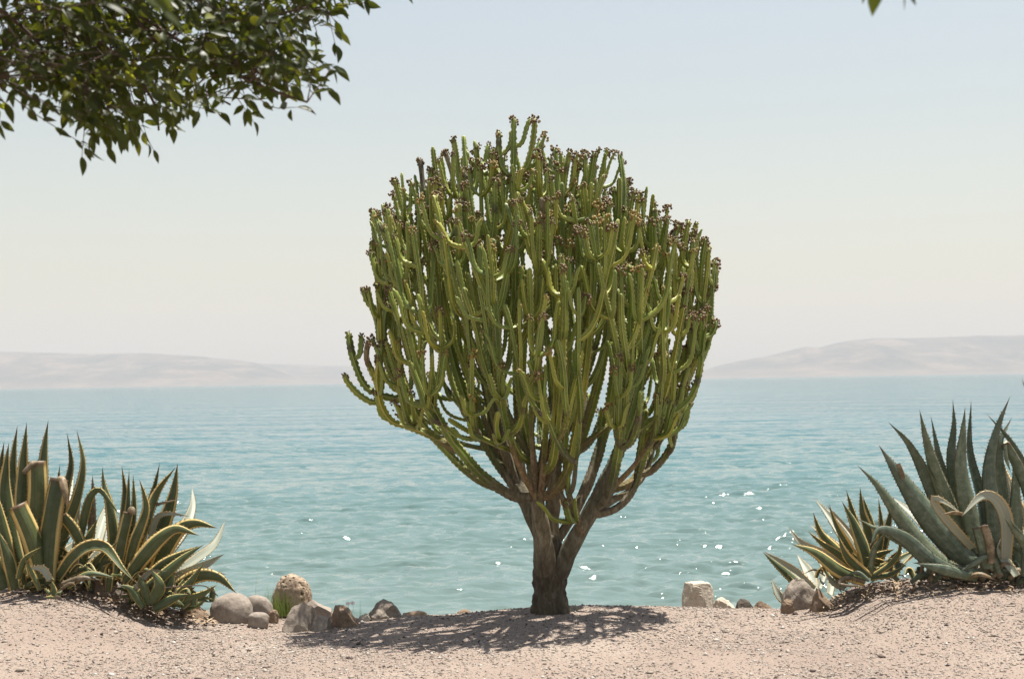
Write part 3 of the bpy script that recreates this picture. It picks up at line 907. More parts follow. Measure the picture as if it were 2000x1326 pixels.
# hand placed outer arms that shape the outline (px, py, depth)
OUTER = [
    [(850, 795, 0), (790, 782, -.05), (745, 772, -.08), (712, 752, -.08), (690, 700, -.08), (680, 650, -.08)],
    [(692, 702, -.08), (703, 690, -.1), (706, 655, -.1)],
    [(745, 775, -.08), (728, 786, -.1), (700, 770, -.1), (678, 745, -.1), (673, 732, -.1)],
    [(745, 770, -.08), (728, 730, -.12), (716, 700, -.14), (718, 668, -.14)],
    [(900, 885, -.2), (840, 850, -.22), (795, 832, -.2), (765, 822, -.2), (745, 790, -.2), (738, 745, -.2), (740, 700, -.2)],
    [(1240, 925, .05), (1268, 922, 0), (1300, 890, 0), (1318, 850, 0), (1326, 800, 0), (1335, 745, 0)],
    [(1215, 870, -.1), (1275, 820, -.15), (1325, 800, -.15), (1355, 765, -.15), (1368, 715, -.15), (1370, 660, -.1), (1375, 605, -.1)],
    [(1362, 700, -.12), (1374, 664, -.1), (1388, 655, -.1), (1396, 640, -.1), (1399, 628, -.1)],
    [(1270, 830, .1), (1320, 775, .15), (1350, 720, .15), (1365, 640, .15), (1380, 560, .1), (1382, 478, .1)],
    [(1372, 600, .1), (1390, 570, .1), (1397, 545, .1), (1397, 512, .1)],
    [(1138, 1045, -.12), (1124, 1000, -.2), (1110, 960, -.25), (1104, 900, -.28), (1106, 830, -.3)],
    [(1130, 1020, -.1), (1112, 1000, -.2), (1100, 975, -.22), (1090, 950, -.22)],
    [(1156, 1008, -.09), (1205, 992, -.10), (1238, 955, -.10), (1256, 900, -.1), (1280, 840, -.1), (1295, 770, -.1), (1300, 690, -.1)],
    [(1160, 1000, -.09), (1200, 975, .04), (1238, 950, .12), (1250, 880, .12), (1262, 800, .12)],
    [(790, 770, -.05), (758, 700, -.05), (750, 640, -.05), (757, 590, -.05)],
    [(760, 640, .05), (738, 610, 0), (718, 590, 0), (710, 565, 0)],
    [(755, 560, 0), (738, 530, -.05), (728, 500, -.05), (727, 470, -.05)],
    [(760, 470, -.3), (742, 440, -.3), (732, 430, -.3), (728, 412, -.3)],
    [(1032, 860, -.17), (1046, 770, -.12), (1056, 660, -.1), (1060, 550, -.1), (1064, 440, -.1), (1062, 380, -.1)],
    [(1097, 860, .24), (1078, 770, .2), (1068, 660, .22), (1048, 540, .25), (1042, 430, .25)],
    [(1090, 930, .22), (1062, 860, .5), (1050, 740, .6), (1066, 600, .62), (1078, 480, .6), (1075, 400, .6)],
    [(1055, 975, -.13), (1062, 900, -.3), (1066, 800, -.45), (1052, 700, -.55), (1046, 600, -.6), (1050, 520, -.6)],
    [(1012, 345, -.3), (1030, 320, -.3), (1040, 280, -.3), (1045, 233, -.3)],
    [(1002, 350, -.3), (1003, 290, -.3), (1003, 232, -.3)],
    [(995, 345, -.3), (980, 325, -.3), (975, 300, -.3), (974, 258, -.3)],
    [(990, 360, -.3), (970, 335, -.25), (965, 320, -.25), (963, 292, -.25)],
    [(1100, 400, .3), (1075, 370, .2), (1055, 355, .2), (1052, 320, .2)],
    [(820, 400, .1), (795, 385, .1), (780, 372, .1), (770, 352, .1)],
    [(1290, 480, 0), (1310, 470, 0), (1320, 455, 0), (1322, 435, 0)],
]
arms = []   # dict(curve, radius, tips)
r_a = np.random.default_rng(5)
for pl in OUTER:
    pp = np.array([T3(*a) for a in pl])
    c, L = catmull(pp, step=0.015)
    arms.append({'c': c, 'L': L, 'r': 0.027 if L > 0.5 else 0.023, 'outer': True})
    if L > 0.6: add_nodes(c, 0.35, 0.85)

# silhouette of the crown, photo pixels: y, left x, right x
SIL = [(228, 985, 1055), (262, 965, 1062), (285, 885, 1195), (300, 842, 1215), (330, 812, 1225), (350, 778, 1235), (380, 755, 1275), (400, 728, 1285), (430, 722, 1345),
       (470, 722, 1380), (510, 725, 1392), (560, 712, 1394), (640, 715, 1385), (700, 720, 1375), (760, 725, 1365), (800, 755, 1345), (830, 790, 1320), (880, 860, 1280), (930, 930, 1235)]
sy = np.array([T3(1060, a)[2] for a, b, c in SIL])
sl = np.array([T3(b, a)[0] for a, b, c in SIL]); sr = np.array([T3(c, a)[0] for a, b, c in SIL])
o_ = np.argsort(sy); sy, sl, sr = sy[o_], sl[o_], sr[o_]


def shell(theta, z):
    l_, r_ = np.interp(z, sy, sl), np.interp(z, sy, sr)
    xc, hw = (l_ + r_) / 2, (r_ - l_) / 2
    return xc + hw * math.cos(theta), TY + 0.05 + hw * 0.90 * math.sin(theta), hw


# more slender limbs fanning out of the fork, between the ones read off the photograph
r_f = np.random.default_rng(29)
low_nodes = []
for c, r in limb_curves[:8]:
    zz = c[:, 2] - tree_base[2]
    low_nodes += [p for p in c[(zz > 0.62) & (zz < 1.25)][::6]]
low_nodes = np.array(low_nodes)
fan_curves = []
for k in range(26):
    th = k * 6.283 / 26 * 1.0 + r_f.normal(0, 0.12)
    z = T3(1060, 330 + 300 * r_f.random())[2]
    x, y, hw = shell(th, z)
    kk = 0.35 + 0.55 * r_f.random()
    xc = np.interp(z, sy, (sr + sl) / 2)
    tip = np.array([xc + (x - xc) * kk, TY + .05 + (y - TY - .05) * kk, z])
    want = np.array([xc + (x - xc) * 0.22, TY + (y - TY) * 0.22, tree_base[2] + 0.75 + 0.4 * r_f.random()])
    s0 = low_nodes[int(np.argmin(np.linalg.norm(low_nodes - want, axis=1)))]
    d = tip - s0
    m1 = s0 + d * np.array([0.48, 0.48, 0.25]) + r_f.normal(0, 0.025, 3)
    m2 = s0 + d * np.array([0.82, 0.82, 0.58]) + r_f.normal(0, 0.025, 3)
    c, L = catmull(np.array([s0, m1, m2, tip]), step=0.015)
    fan_curves.append((c, L))
    add_nodes(c, 0.35, 0.9)

zlo, ztop = T3(1060, 800)[2], T3(1060, 262)[2]
targets = []
for c, L in fan_curves: arms.append({'c': c, 'L': L, 'r': 0.0225, 'fan': True})
placed = [a['c'][-1] for a in arms] + [lc[0][-1] for lc in limb_curves]
TG = [(660, 650), (720, 405), (775, 345), (845, 290), (890, 268), (930, 272), (985, 290), (1060, 290), (1090, 290), (1215, 298), (1235, 350), (1280, 378), (1290, 425), (1355, 430), (1400, 510), (1410, 640)]
tgx = [T3(a, b)[0] for a, b in TG]; tgz = [T3(a, b)[2] for a, b in TG]
# the tips that make the ragged outline of the crown
for px, py, dy in [(845, 288, .1), (885, 270, .3), (905, 266, .1), (926, 276, -.1), (820, 312, .2), (784, 338, 0), (770, 352, -.2), (868, 296, -.2), (955, 300, .3), (940, 318, -.3),
                   (1085, 290, .1), (1112, 298, -.2), (1140, 294, .2), (1160, 300, -.1), (1186, 293, .1), (1211, 301, 0), (1228, 352, .2), (1210, 348, -.3), (1252, 376, .1), (1276, 380, 0), (1240, 372, -.2),
                   (1062, 318, -.2), (1290, 428, .2), (1302, 426, -.1), (1345, 432, 0), (1360, 436, .1), (1378, 468, 0), (1385, 486, -.1), (1397, 508, .05), (1355, 470, -.25), (752, 400, .1), (727, 412, -.1),
                   (788, 430, .25), (742, 470, .2), (728, 492, 0), (715, 565, .1), (735, 555, -.2), (1395, 545, .15), (1382, 600, -.1), (1010, 432, -.9), (935, 560, -.95), (895, 430, -.8), (1180, 342, -.5), (1150, 430, -.85), (1250, 520, -.8)]:
    p = np.array(P(px, py, TY + dy)[:]); targets.append(p); placed.append(p)
tries = 0
while tries < 14000 and len(targets) < 205:
    tries += 1
    z = zlo + (ztop - zlo) * r_a.random()
    hw = np.interp(z, sy, (sr - sl) / 2)
    if r_a.random() > 0.45 + hw / 1.3: continue
    th = r_a.random() * 2 * math.pi
    x, y, hw = shell(th, z)
    xc = np.interp(z, sy, (sr + sl) / 2)
    k = 1 - 0.10 * r_a.random() if r_a.random() < 0.85 else 0.45 + 0.45 * r_a.random()
    if k < 0.9 and z < zlo + 0.45 * (ztop - zlo): continue
    clump = float(np_noise(th * 2.2, z * 2.4, 123, 2, 1.0))
    if clump < -0.30: continue
    k *= 0.95 + 0.10 * min(0.6, max(-0.9, clump))
    p = np.array([xc + (x - xc) * k * 0.97, TY + .05 + (y - TY - .05) * k, z - 0.02 * r_a.random()])
    # the outline was read at the trunk's distance: keep the same outline for nearer and farther arms
    p = np.array(CAM[:]) + (p - np.array(CAM[:])) * (p[1] / TY) * np.array([1, 1, 1])
    p[1] = TY + .05 + (y - TY - .05) * k
    p[2] += r_a.normal(-0.03, 0.035)
    dmin = 0.175 if z > zlo + 0.55 * (ztop - zlo) else 0.18
    pr = np.array(CAM[:]) + (p - np.array(CAM[:])) * (TY / p[1])
    if pr[2] > np.interp(pr[0], tgx, tgz) - 0.03: continue
    if any(np.linalg.norm((p - s) * np.array([1, 1, 0.6])) < dmin for s in placed): continue
    placed.append(p); targets.append(p)
# grow the arms from low to high so that higher ones can branch off lower ones
targets.sort(key=lambda p: p[2])
for p in targets:
    A = np.array(nodes)
    d = p - A
    h = np.linalg.norm(d[:, :2], axis=1); dz = d[:, 2]
    # slope wanted outward: nodes nearer the axis than the tip
    ax = np.array([1.0 * T3(1062, 800)[0], TY])
    inn = np.linalg.norm(A[:, :2] - ax, axis=1) - np.linalg.norm(p[:2] - ax)
    want = 0.45 + 0.45 * r_a.random()
    cost = h * 0.55 + np.abs(h - 0.38 * dz) * 1.5 + np.abs(dz - want) * 0.6 + np.clip(inn, 0, 9) * 2.0 + np.where(dz < 0.22, 4, 0) + np.clip(tree_base[2] + 1.15 - A[:, 2], 0, 9) * 1.5 + np.where(h > dz * 0.8, 1.0, 0)
    i = int(np.argmin(cost))
    if cost[i] > 3.0: continue
    c, L = arm_curve(A[i], p, r=r_a, elbow=0.35 + 0.4 * r_a.random())
    rad = (0.0165 + 0.008 * r_a.random()) * (1.0 if L > 0.45 else 0.9)
    arms.append({'c': c, 'L': L, 'r': rad})
    if L > 0.5: add_nodes(c, 0.3, 0.75, 0.1)

# short side branches in whorls below the tips
subs = []
occupied = [a['c'][-1] for a in arms]


TOPL = [(660, 650), (720, 405), (775, 345), (845, 290), (890, 268), (930, 272), (985, 290), (1000, 232), (1050, 232), (1060, 315), (1090, 290), (1215, 298), (1235, 350), (1280, 378), (1290, 425), (1355, 430), (1400, 510), (1410, 640)]
top_x = [T3(a, b)[0] for a, b in TOPL]; top_z = [T3(a, b)[2] for a, b in TOPL]


def whorl(c, L, back, n, r, par):
    s = np.linspace(0, L, len(c)); i = int(np.searchsorted(s, L - back)); i = max(1, min(i, len(c) - 2))
    base = c[i]; t = c[i + 1] - c[i - 1]; t /= np.linalg.norm(t)
    a0 = r.random() * 6.28
    for k in range(n):
        a = a0 + k * 6.283 / n + r.normal(0, 0.25)
        o = np.array([math.cos(a), math.sin(a), 0])
        off = 0.07 + 0.10 * r.random()
        hgt = back * (0.62 + 0.45 * r.random())
        tip = base + o * off + t * hgt
        # keep inside the outline
        pr = np.array(CAM[:]) + (tip - np.array(CAM[:])) * (TY / tip[1])
        l_, r_ = np.interp(pr[2], sy, sl), np.interp(pr[2], sy, sr)
        if not (l_ - 0.03 < pr[0] < r_ + 0.03) or pr[2] > sy[-1] or (back < 0.3 and pr[2] > np.interp(pr[0], top_x, top_z)): continue
        if any(np.linalg.norm(tip - q_) < 0.05 for q_ in occupied): continue
        occupied.append(tip)
        cc, LL = arm_curve(base, tip, r=r, elbow=0.95, jitter=0.006, step=0.014)
        subs.append({'c': cc, 'L': LL, 'r': 0.0132 + 0.0050 * r.random(), 'par': par})


for i, (c, r) in enumerate(limb_curves):
    s = np.linalg.norm(np.diff(c, axis=0), axis=1).sum()
    whorl(c, s, 0.28, 4, r_a, ('limb', i))
    whorl(c, s, 0.55, 2, r_a, ('limb', i))
for i, a in enumerate(arms):
    if a['L'] < 0.28: continue
    n = int(r_a.choice([0, 1, 2, 3, 4], p=[0.08, 0.2, 0.27, 0.27, 0.18]))
    whorl(a['c'], a['L'], 0.16 + 0.24 * r_a.random(), n, r_a, ('arm', i))
    if a['L'] > 0.75 and r_a.random() < 0.6:
        whorl(a['c'], a['L'], 0.42 + 0.2 * r_a.random(), int(r_a.integers(1, 3)), r_a, ('arm', i))
    if a['L'] > 1.0 and r_a.random() < 0.5:
        whorl(a['c'], a['L'], 0.7 + 0.2 * r_a.random(), 2, r_a, ('arm', i))


def arm_radius(n, L, r, neck=0.045):
    s = np.linspace(0, L, n)
    k = 0.62 + 0.38 * np.clip(s / neck, 0, 1) ** 0.7
    tipk = np.clip((L - s) / 0.03, 0, 1)
    body = 1.04 + 0.06 * np.sin(s * 9) - 0.14 * s / max(L, 0.3)
    return r * k * body * (0.55 + 0.45 * tipk ** 0.5)


limb_objs = [o for o in tree.children if o.name.startswith('limb')]
for a in arms:
    c = a['c']; n = len(c)
    z0 = c[0][2] - tree_base[2]
    s = np.linspace(0, a['L'], n)
    b0 = np.clip((1.75 - z0) / 1.0, 0, 0.95)
    bk = np.clip(b0 - s * (0.7 if a.get('fan') else 1.1), 0, 1) + 0.12 * np.clip(1 - s / 0.05, 0, 1)
    if r_a.random() < 0.03: bk = np.clip(bk + 0.75 * sstep(0.35, 0.75, s / a['L']), 0, 1)      # a corky or withered upper part
    if r_a.random() < 0.25: bk = bk + 0.5 * np.exp(-((s - a['L'] * r_a.random()) / 0.05) ** 2)      # a scar
    v, q, tr, at = skin_arm(c, arm_radius(n, a['L'], a['r']), bk, ribs=int(r_a.choice([4, 5, 5])), teeth=0.22, phase=r_a.random() * 6, twist=r_a.normal(0, 0.3))
    a['o'] = to_tree('arm', v, q, tr, at)

subs.sort(key=lambda s: s['c'][-1][1])     # nearest to the viewer first
rest = Bag()
for k, sdict in enumerate(subs):
    c = sdict['c']; n = len(c)
    bk = np.full(n, 0.05)
    v, q, tr, at = skin_arm(c, arm_radius(n, sdict['L'], sdict['r'], 0.03), bk, ribs=4, teeth=0.24, npr=3, phase=r_a.random() * 6)
    kind, i = sdict['par']
    par = arms[i]['o'] if kind == 'arm' else limb_objs[i]
    if k < 300: to_tree('side_branch', v, q, tr, at, parent=par)
    else: rest.add(v, q, tr, at)
if rest.n:
    o = link('side_branches', rest.mesh('side_branches', M['euphorbia'], True, offset=tree_base), tree)
    tag(o, 'short side branches at the back of the crown', kind='stuff')


# fruit clusters round the tips
def cluster_mesh(seed, mat):
    r = np.random.default_rng(seed)
    b = Bag(); v0, f0 = ico(1)
    n = int(r.integers(15, 24))
    for k in range(n):
        z = -0.055 * r.random() ** 1.2 + 0.012
        a = r.random() * 6.283
        rr = 0.018 + 0.010 * r.random() if z < 0.0 else 0.012 * r.random() + 0.004
        d = np.array([math.cos(a), math.sin(a), 0.25 + 0.9 * r.random()]); d /= np.linalg.norm(d)
        base = np.array([math.cos(a) * rr * 0.7, math.sin(a) * rr * 0.7, z])
        ln = 0.004 + 0.008 * r.random() ** 2
        v, q, t = tube(np.array([base, base + d * ln]), [0.0022, 0.0018], 4, False)
        b.add(v, q)
        s = 0.0048 + 0.0042 * r.random()
        b.add(v0 * s * np.array([1, 1, 1.25]) * (0.85 + 0.3 * r.random((len(v0), 1))) + base + d * (ln + s * 0.5), None, f0)
    return b.mesh('fruit_cluster', mat)


CL = [cluster_mesh(k, M['fruit_dark'] if k % 5 < 3 else M['fruit_gold']) for k in range(10)]
tips = []
for i, (c, r) in enumerate(limb_curves): tips.append((c[-1], c[-1] - c[-4], limb_objs[i]))
for a in arms: tips.append((a['c'][-1], a['c'][-1] - a['c'][-4], a['o']))
for s in subs:
    kind, i = s['par']
    tips.append((s['c'][-1], s['c'][-1] - s['c'][-4], arms[i]['o'] if kind == 'arm' else limb_objs[i]))
# some clusters sit lower down along an arm's ribs
tips.sort(key=lambda t: t[0][1])
far_cl = Bag()
for k, (p, t, par) in enumerate(tips):
    if r_a.random() < (0.15 if p[2] > tree_base[2] + 2.45 or abs(p[0] - tree_base[0]) > 0.9 else 0.6): continue
    me = CL[int(r_a.integers(0, 10))]
    sc = 0.5 + 0.8 * r_a.random()
    rot = Vector(t).normalized().to_track_quat('Z', 'Y').to_matrix().to_4x4() @ Matrix.Rotation(r_a.random() * 6.28, 4, 'Z')
    mt = Matrix.Translation(Vector(p - tree_base)) @ rot @ Matrix.Scale(sc, 4)
    if k < 330: link('fruit_cluster', me, par, mat4=mt)
    else:
        v = np.empty(len(me.vertices) * 3, dtype=np.float32); me.vertices.foreach_get('co', v); v = v.reshape(-1, 3)
        R = np.array(mt)
        v = v @ R[:3, :3].T + R[:3, 3]
        qs = np.array([p_.vertices[:] for p_ in me.polygons if len(p_.vertices) == 4]); ts = np.array([p_.vertices[:] for p_ in me.polygons if len(p_.vertices) == 3])
        far_cl.add(v, qs, ts)
if far_cl.n:
    o = link('fruit_clusters', far_cl.mesh('fruit_clusters', M['fruit_dark']), tree)
    tag(o, 'brown fruit clusters at the back of the crown', kind='stuff')


# ------------------------------------------------------------------ agaves
def agave_leaf(parent, pts, width, mat, Yb, face=-1, turn=0.0, cut=False, wavy=0.0, seed=0, teeth=True, thick=None, fold=0.40, name='leaf', label=None, base_w=0.78, loc=None, wmax_at=0.42):
    """pts: (px, py, dy) centre line from the base to the tip; width in photo pixels"""
    r = np.random.default_rng(seed * 7 + 13)
    pp = np.array([P(a, b, Yb + d)[:] for a, b, d in pts])
    if face == 1 and mat is PAL and pp[-1, 2] >= pp[:, 2].max() - 0.01:      # these lie back, their upper side open to the sky
        pp[:, 1] += 0.75 * (pp[:, 2] - pp[0, 2]).clip(0)
    c, L = catmull(pp, n=max(26, int(np.linalg.norm(pp[-1] - pp[0]) / 0.022)))
    n = len(c); s = np.linspace(0, 1, n)
    t = np.gradient(c, axis=0); t /= np.linalg.norm(t, axis=1)[:, None]
    view = c - np.array(CAM[:]); view /= np.linalg.norm(view, axis=1)[:, None]
    w = np.cross(t, view); w /= np.linalg.norm(w, axis=1)[:, None] + 1e-6
    for i in range(1, n):
        if np.dot(w[i], w[i - 1]) < 0: w[i] = -w[i]
        w[i] = w[i] * 0.5 + w[i - 1] * 0.5; w[i] -= t[i] * np.dot(w[i], t[i]); w[i] /= np.linalg.norm(w[i])
    nrm = np.cross(w, t)
    if np.dot(nrm[n // 2], view[n // 2]) > 0: nrm = -nrm          # nrm looks at the viewer
    ct, st_ = math.cos(turn), math.sin(turn)
    w, nrm = w * ct + nrm * st_, nrm * ct - w * st_
    W = width / FPX * Yb / 2 * (0.86 if width > 24 else 1.0)
    sm = wmax_at
    prof = np.where(s < sm, base_w + (1 - base_w) * np.sin(np.clip(s / sm, 0, 1) * math.pi / 2), 0)
    x = np.clip((s - sm) / (1 - sm), 0, 1)
    if cut: prof = np.where(s >= sm, 1 - 0.12 * x, prof)
    else: prof = np.where(s >= sm, (1 - x ** 1.75) * (1 - 0.25 * x) , prof)
    prof = np.maximum(prof, 0.012)
    hw = W * prof
    if wavy: hw = hw * (1 + wavy * 0.12 * np.sin(s * 17 + r.random() * 6))
    nu = 9
    u = np.linspace(-1, 1, nu)
    th = (thick if thick else W * 0.17) * (1 - 0.75 * s) * np.minimum(1, prof + 0.1)
    chan = fold * (1 - 0.35 * s)
    wav = wavy * W * 0.25 * np.sin(s * 13 + r.random() * 6)
    top = c[:, None] + w[:, None] * (hw[:, None] * u[None])[..., None] * 0.97 + nrm[:, None] * (face * (hw * chan)[:, None] * (np.abs(u) ** 1.25)[None] + wav[:, None] * u[None] ** 3)[..., None]
    bk = top - nrm[:, None] * (face * th[:, None] * (1 - np.abs(u) ** 2.2)[None] + face * 0.0015)[..., None]
    # ring: top left->right, back right->left
    ringv = np.concatenate([top, bk[:, ::-1][:, 1:-1]], axis=1)
    nc = ringv.shape[1]
    v = ringv.reshape(-1, 3)
    q = ring_quads(n, nc)
    U = np.concatenate([u, u[::-1][1:-1]]) * 0.5 + 0.5
    uvs = np.stack([np.tile(U, n), np.repeat(s, nc)], -1)
    tris = []
    k = len(v)
    v = np.vstack([v, c[-1:] + (0 if cut else 1) * t[-1:] * 0.012]); uvs = np.vstack([uvs, [[0.5, 1.0]]])
    b0 = (n - 1) * nc
    for j in range(nc): tris.append((k, b0 + j, b0 + (j + 1) % nc))
    if teeth:
        vt, tt, ut = [], [], []
        kk = len(v)
        stepn = 0.030
        for side in (0, nu - 1):
            sgn = -1 if side == 0 else 1
            d = r.random() * stepn
            while d < L * 0.93:
                si = d / L; i = int(si * (n - 1))
                if prof[i] > 0.08:
                    e = ringv[i, side]
                    h = 0.006 + 0.005 * r.random()
                    a_, b_ = e - t[i] * 0.005, e + t[i] * 0.005
                    tipv = e + w[i] * sgn * h + t[i] * 0.002 * r.normal()
                    up = e + nrm[i] * 0.002
                    vt += [a_, b_, tipv, up]; ut += [[side / (nu - 1), si]] * 4
                    tt += [(kk, kk + 1, kk + 2), (kk, kk + 2, kk + 3), (kk + 1, kk + 3, kk + 2)]
                    kk += 4
                d += stepn * (0.7 + 0.6 * r.random())
        if vt:
            v = np.vstack([v, np.array(vt)]); uvs = np.vstack([uvs, np.array(ut)]); tris += tt
    b = Bag(); b.add(v, q, np.array(tris), None, uvs)
    o = link(name, b.mesh(name, mat, True, offset=parent.location), parent)
    if label: o['label'] = label
    return o


VAR, THIN, BLU, PAL, DRY = M['agave_var'], M['agave_thin'], M['agave_blue'], M['agave_sunlit'], M['agave_dry']


def agave(name, base_px, Yb, label, leaves, group, dm, low=0, low_w=12, low_r=60, seed=0, lowmat=None, spread=(60, 35), mid_n=0, mid_r=100, mid_w=20):
    bp = P(base_px[0], base_px[1], Yb)
    bp.z = float(ground_z(bp.x, bp.y)) if Yb < 11 else bp.z
    root = empty(name, bp, label, 'agave', group)
    r = np.random.default_rng(seed + 31)
    for k, lf in enumerate(leaves):
        pts, w = lf[0], lf[1]
        kw = dict(lf[2]) if len(lf) > 2 else {}
        m = kw.pop('m', dm)
        kw['turn'] = kw.get('turn', 0) + r.normal(0, 0.33)
        agave_leaf(root, pts, w, m, Yb, seed=seed * 50 + k, **kw)
    # medium leaves filling the rosette
    for k in range(mid_n):
        a = 0.25 + r.random() * 2.65
        l_ = mid_r * (0.6 + 0.5 * r.random())
        bx = base_px[0] + r.normal(0, spread[0] * .6); by = base_px[1] - 2 + r.normal(0, 5)
        dx, dyp = math.cos(a) * l_, -math.sin(a) * l_
        back = r.random() < 0.6
        dd = 0.05 + 0.1 * r.random() if back else -0.15 * r.random()
        tip_d = 0.15 + 0.35 * r.random() if back else -0.05 - 0.1 * r.random()
        bend = r.normal(0, 0.12) * l_
        agave_leaf(root, [(bx, by + 8, dd), (bx + dx * 0.45 + bend * .4, by + dyp * 0.55, dd + tip_d * .4), (bx + dx, by + dyp, dd + tip_d)],
                   mid_w * (0.7 + 0.6 * r.random()), PAL if (back and r.random() < 0.4) else dm, Yb, seed=seed * 190 + k, turn=r.normal(0, 0.35), face=1 if back else -1)
    # small, partly dead leaves that crowd the foot
    for k in range(low):
        a = r.random() * math.pi
        l_ = low_r * (0.5 + 0.8 * r.random())
        dx, dyp = math.cos(a) * l_, -math.sin(a) * l_ * 0.62
        bx = base_px[0] + r.normal(0, spread[0]); by = base_px[1] + r.normal(0, 4)
        dd = -0.25 + 0.35 * r.random(); droop = r.random() * 14
        m = [lowmat or dm, lowmat or dm, DRY, dm][int(r.integers(0, 4))]
        agave_leaf(root, [(bx, by + 6, dd), (bx + dx * 0.5, by + dyp * 0.75, dd - 0.05 * math.cos(a)), (bx + dx, by + dyp * 0.95 + droop, dd + r.normal(0, 0.08))],
                   low_w * (0.6 + 0.7 * r.random()), m, Yb, seed=seed * 90 + k, turn=r.normal(0, 0.6), teeth=False)
    return root


AG1 = 'agaves on the left mound'
agave('agave', (75, 1140), 9.95, 'large upright variegated agave with broad yellow edged leaves at the left frame edge', [
    ([(84, 1128, -.30), (68, 1060, -.33), (36, 985, -.36)], 50, dict(cut=True, base_w=.55, turn=.05, label='cut off broad leaf stump')),
    ([(72, 1130, -.2), (70, 1060, -.22), (73, 960, -.24), (72, 900, -.22)], 46, dict(cut=True, turn=-.25, wmax_at=.5)),
    ([(72, 903, -.23), (64, 905, -.27), (55, 914, -.29), (46, 924, -.30)], 11, dict(m=DRY, cut=True, teeth=False, label='dried folded leaf tip')),
    ([(80, 1125, -.12), (78, 1030, -.14), (84, 930, -.12), (88, 870, -.1), (94, 822, -.08)], 46, dict(turn=.3)),
    ([(60, 1120, -.05), (44, 1010, -.02), (44, 920, 0), (48, 870, 0), (52, 826, 0)], 40, {}),
    ([(50, 1120, 0), (32, 1010, .08), (24, 930, .12), (27, 880, .12), (34, 831, .12)], 34, dict(turn=.4)),
    ([(45, 1125, -.15), (20, 1040, -.2), (10, 960, -.2), (12, 910, -.2), (17, 866, -.2)], 46, dict(turn=-.2)),
    ([(30, 1130, 0), (0, 1020, .05), (-2, 940, .05), (8, 862, .05)], 36, {}),
    ([(92, 1140, -.28), (90, 1075, -.30), (100, 1000, -.3), (113, 934, -.28)], 54, dict(cut=True, turn=.15, base_w=.6)),
    ([(113, 932, -.29), (122, 938, -.33), (128, 962, -.35), (131, 992, -.35)], 17, dict(m=DRY, teeth=False, label='dry brown hanging leaf tip')),
    ([(98, 1130, 0), (112, 1040, .05), (126, 960, .08), (138, 905, .08), (131, 845, .06)], 30, dict(turn=-.3)),
    ([(100, 1135, -.15), (122, 1055, -.16), (150, 975, -.14), (163, 905, -.12), (150, 840, -.1)], 30, dict(turn=.35)),
    ([(84, 1110, .15), (100, 1010, .3), (106, 930, .5)], 44, dict(m=PAL, face=1)),
    ([(80, 1100, .2), (88, 1000, .25), (93, 914, .3)], 16, {}), ([(90, 1100, .2), (108, 990, .25), (117, 906, .3)], 18, {}),
    ([(30, 1150, -.35), (16, 1090, -.42), (-4, 1035, -.42)], 32, {}), ([(26, 1150, -.3), (12, 1060, -.34), (-8, 955, -.3)], 30, {}),
    ([(8, 1150, -.4), (-14, 1090, -.45), (-60, 1040, -.5)], 34, {}), ([(10, 1140, .1), (-30, 1010, .1), (-50, 900, .1)], 40, {}),
    ([(98, 1112, -.2), (128, 1078, -.12), (160, 1050, 0)], 24, dict(m=PAL, face=1, turn=.3)),
    ([(36, 1130, -.42), (50, 1092, -.45), (80, 1068, -.45)], 14, dict(m=THIN)),
    ([(98, 1132, -.45), (78, 1113, -.5), (50, 1111, -.52)], 15, dict(m=PAL, face=1)),
    ([(78, 1152, -.45), (62, 1118, -.46), (47, 1086, -.46)], 10, dict(m=THIN)),
], AG1, VAR, low=46, low_w=14, low_r=50, seed=1, spread=(62, 20), mid_n=16, mid_r=120, mid_w=28)
agave('agave', (160, 1115), 9.9, 'small tangled agave with a bent over yellow edged leaf between the two big left ones', [
    ([(112, 1128, -.2), (140, 1088, -.25), (172, 1066, -.22), (205, 1068, -.2), (238, 1108, -.3), (264, 1136, -.34)], 24, dict(face=1, turn=-.25, fold=.25, label='arched leaf folding over to the ground')),
    ([(150, 1080, -.05), (163, 1020, -.08), (176, 972, -.1), (193, 957, -.12), (213, 978, -.14), (236, 1008, -.16)], 18, dict(turn=.4, m=THIN)),
    ([(176, 1085, 0), (181, 1000, 0), (181, 926, 0)], 16, dict(m=DRY)),
    ([(182, 1085, .05), (188, 1020, .2), (196, 972, .35)], 22, dict(m=PAL, face=1)),
    ([(165, 1085, .1), (150, 1020, .12), (158, 948, .15)], 14, dict(m=PAL)),
    ([(200, 1090, .05), (200, 1040, .25), (206, 1000, .4)], 30, dict(m=PAL, face=1)),
    ([(158, 1062, -.15), (140, 1030, -.18), (121, 1008, -.2)], 24, dict(cut=True, turn=-.3)),
    ([(160, 1100, -.1), (172, 1055, -.1), (190, 1015, -.1)], 20, dict(m=THIN)),
    ([(150, 1100, -.1), (162, 1060, 0), (150, 1010, .1)], 16, {}),
    ([(165, 1110, -.1), (190, 1080, 0), (226, 1050, .1)], 20, dict(m=PAL, face=1)),
    ([(130, 1145, -.3), (175, 1120, -.33), (228, 1128, -.3)], 14, dict(m=THIN)),
    ([(120, 1140, -.3), (160, 1128, -.35), (200, 1133, -.3)], 12, dict(m=DRY)),
], AG1, VAR, low=34, low_w=13, low_r=44, mid_n=16, mid_r=85, mid_w=18, seed=2, spread=(34, 16))
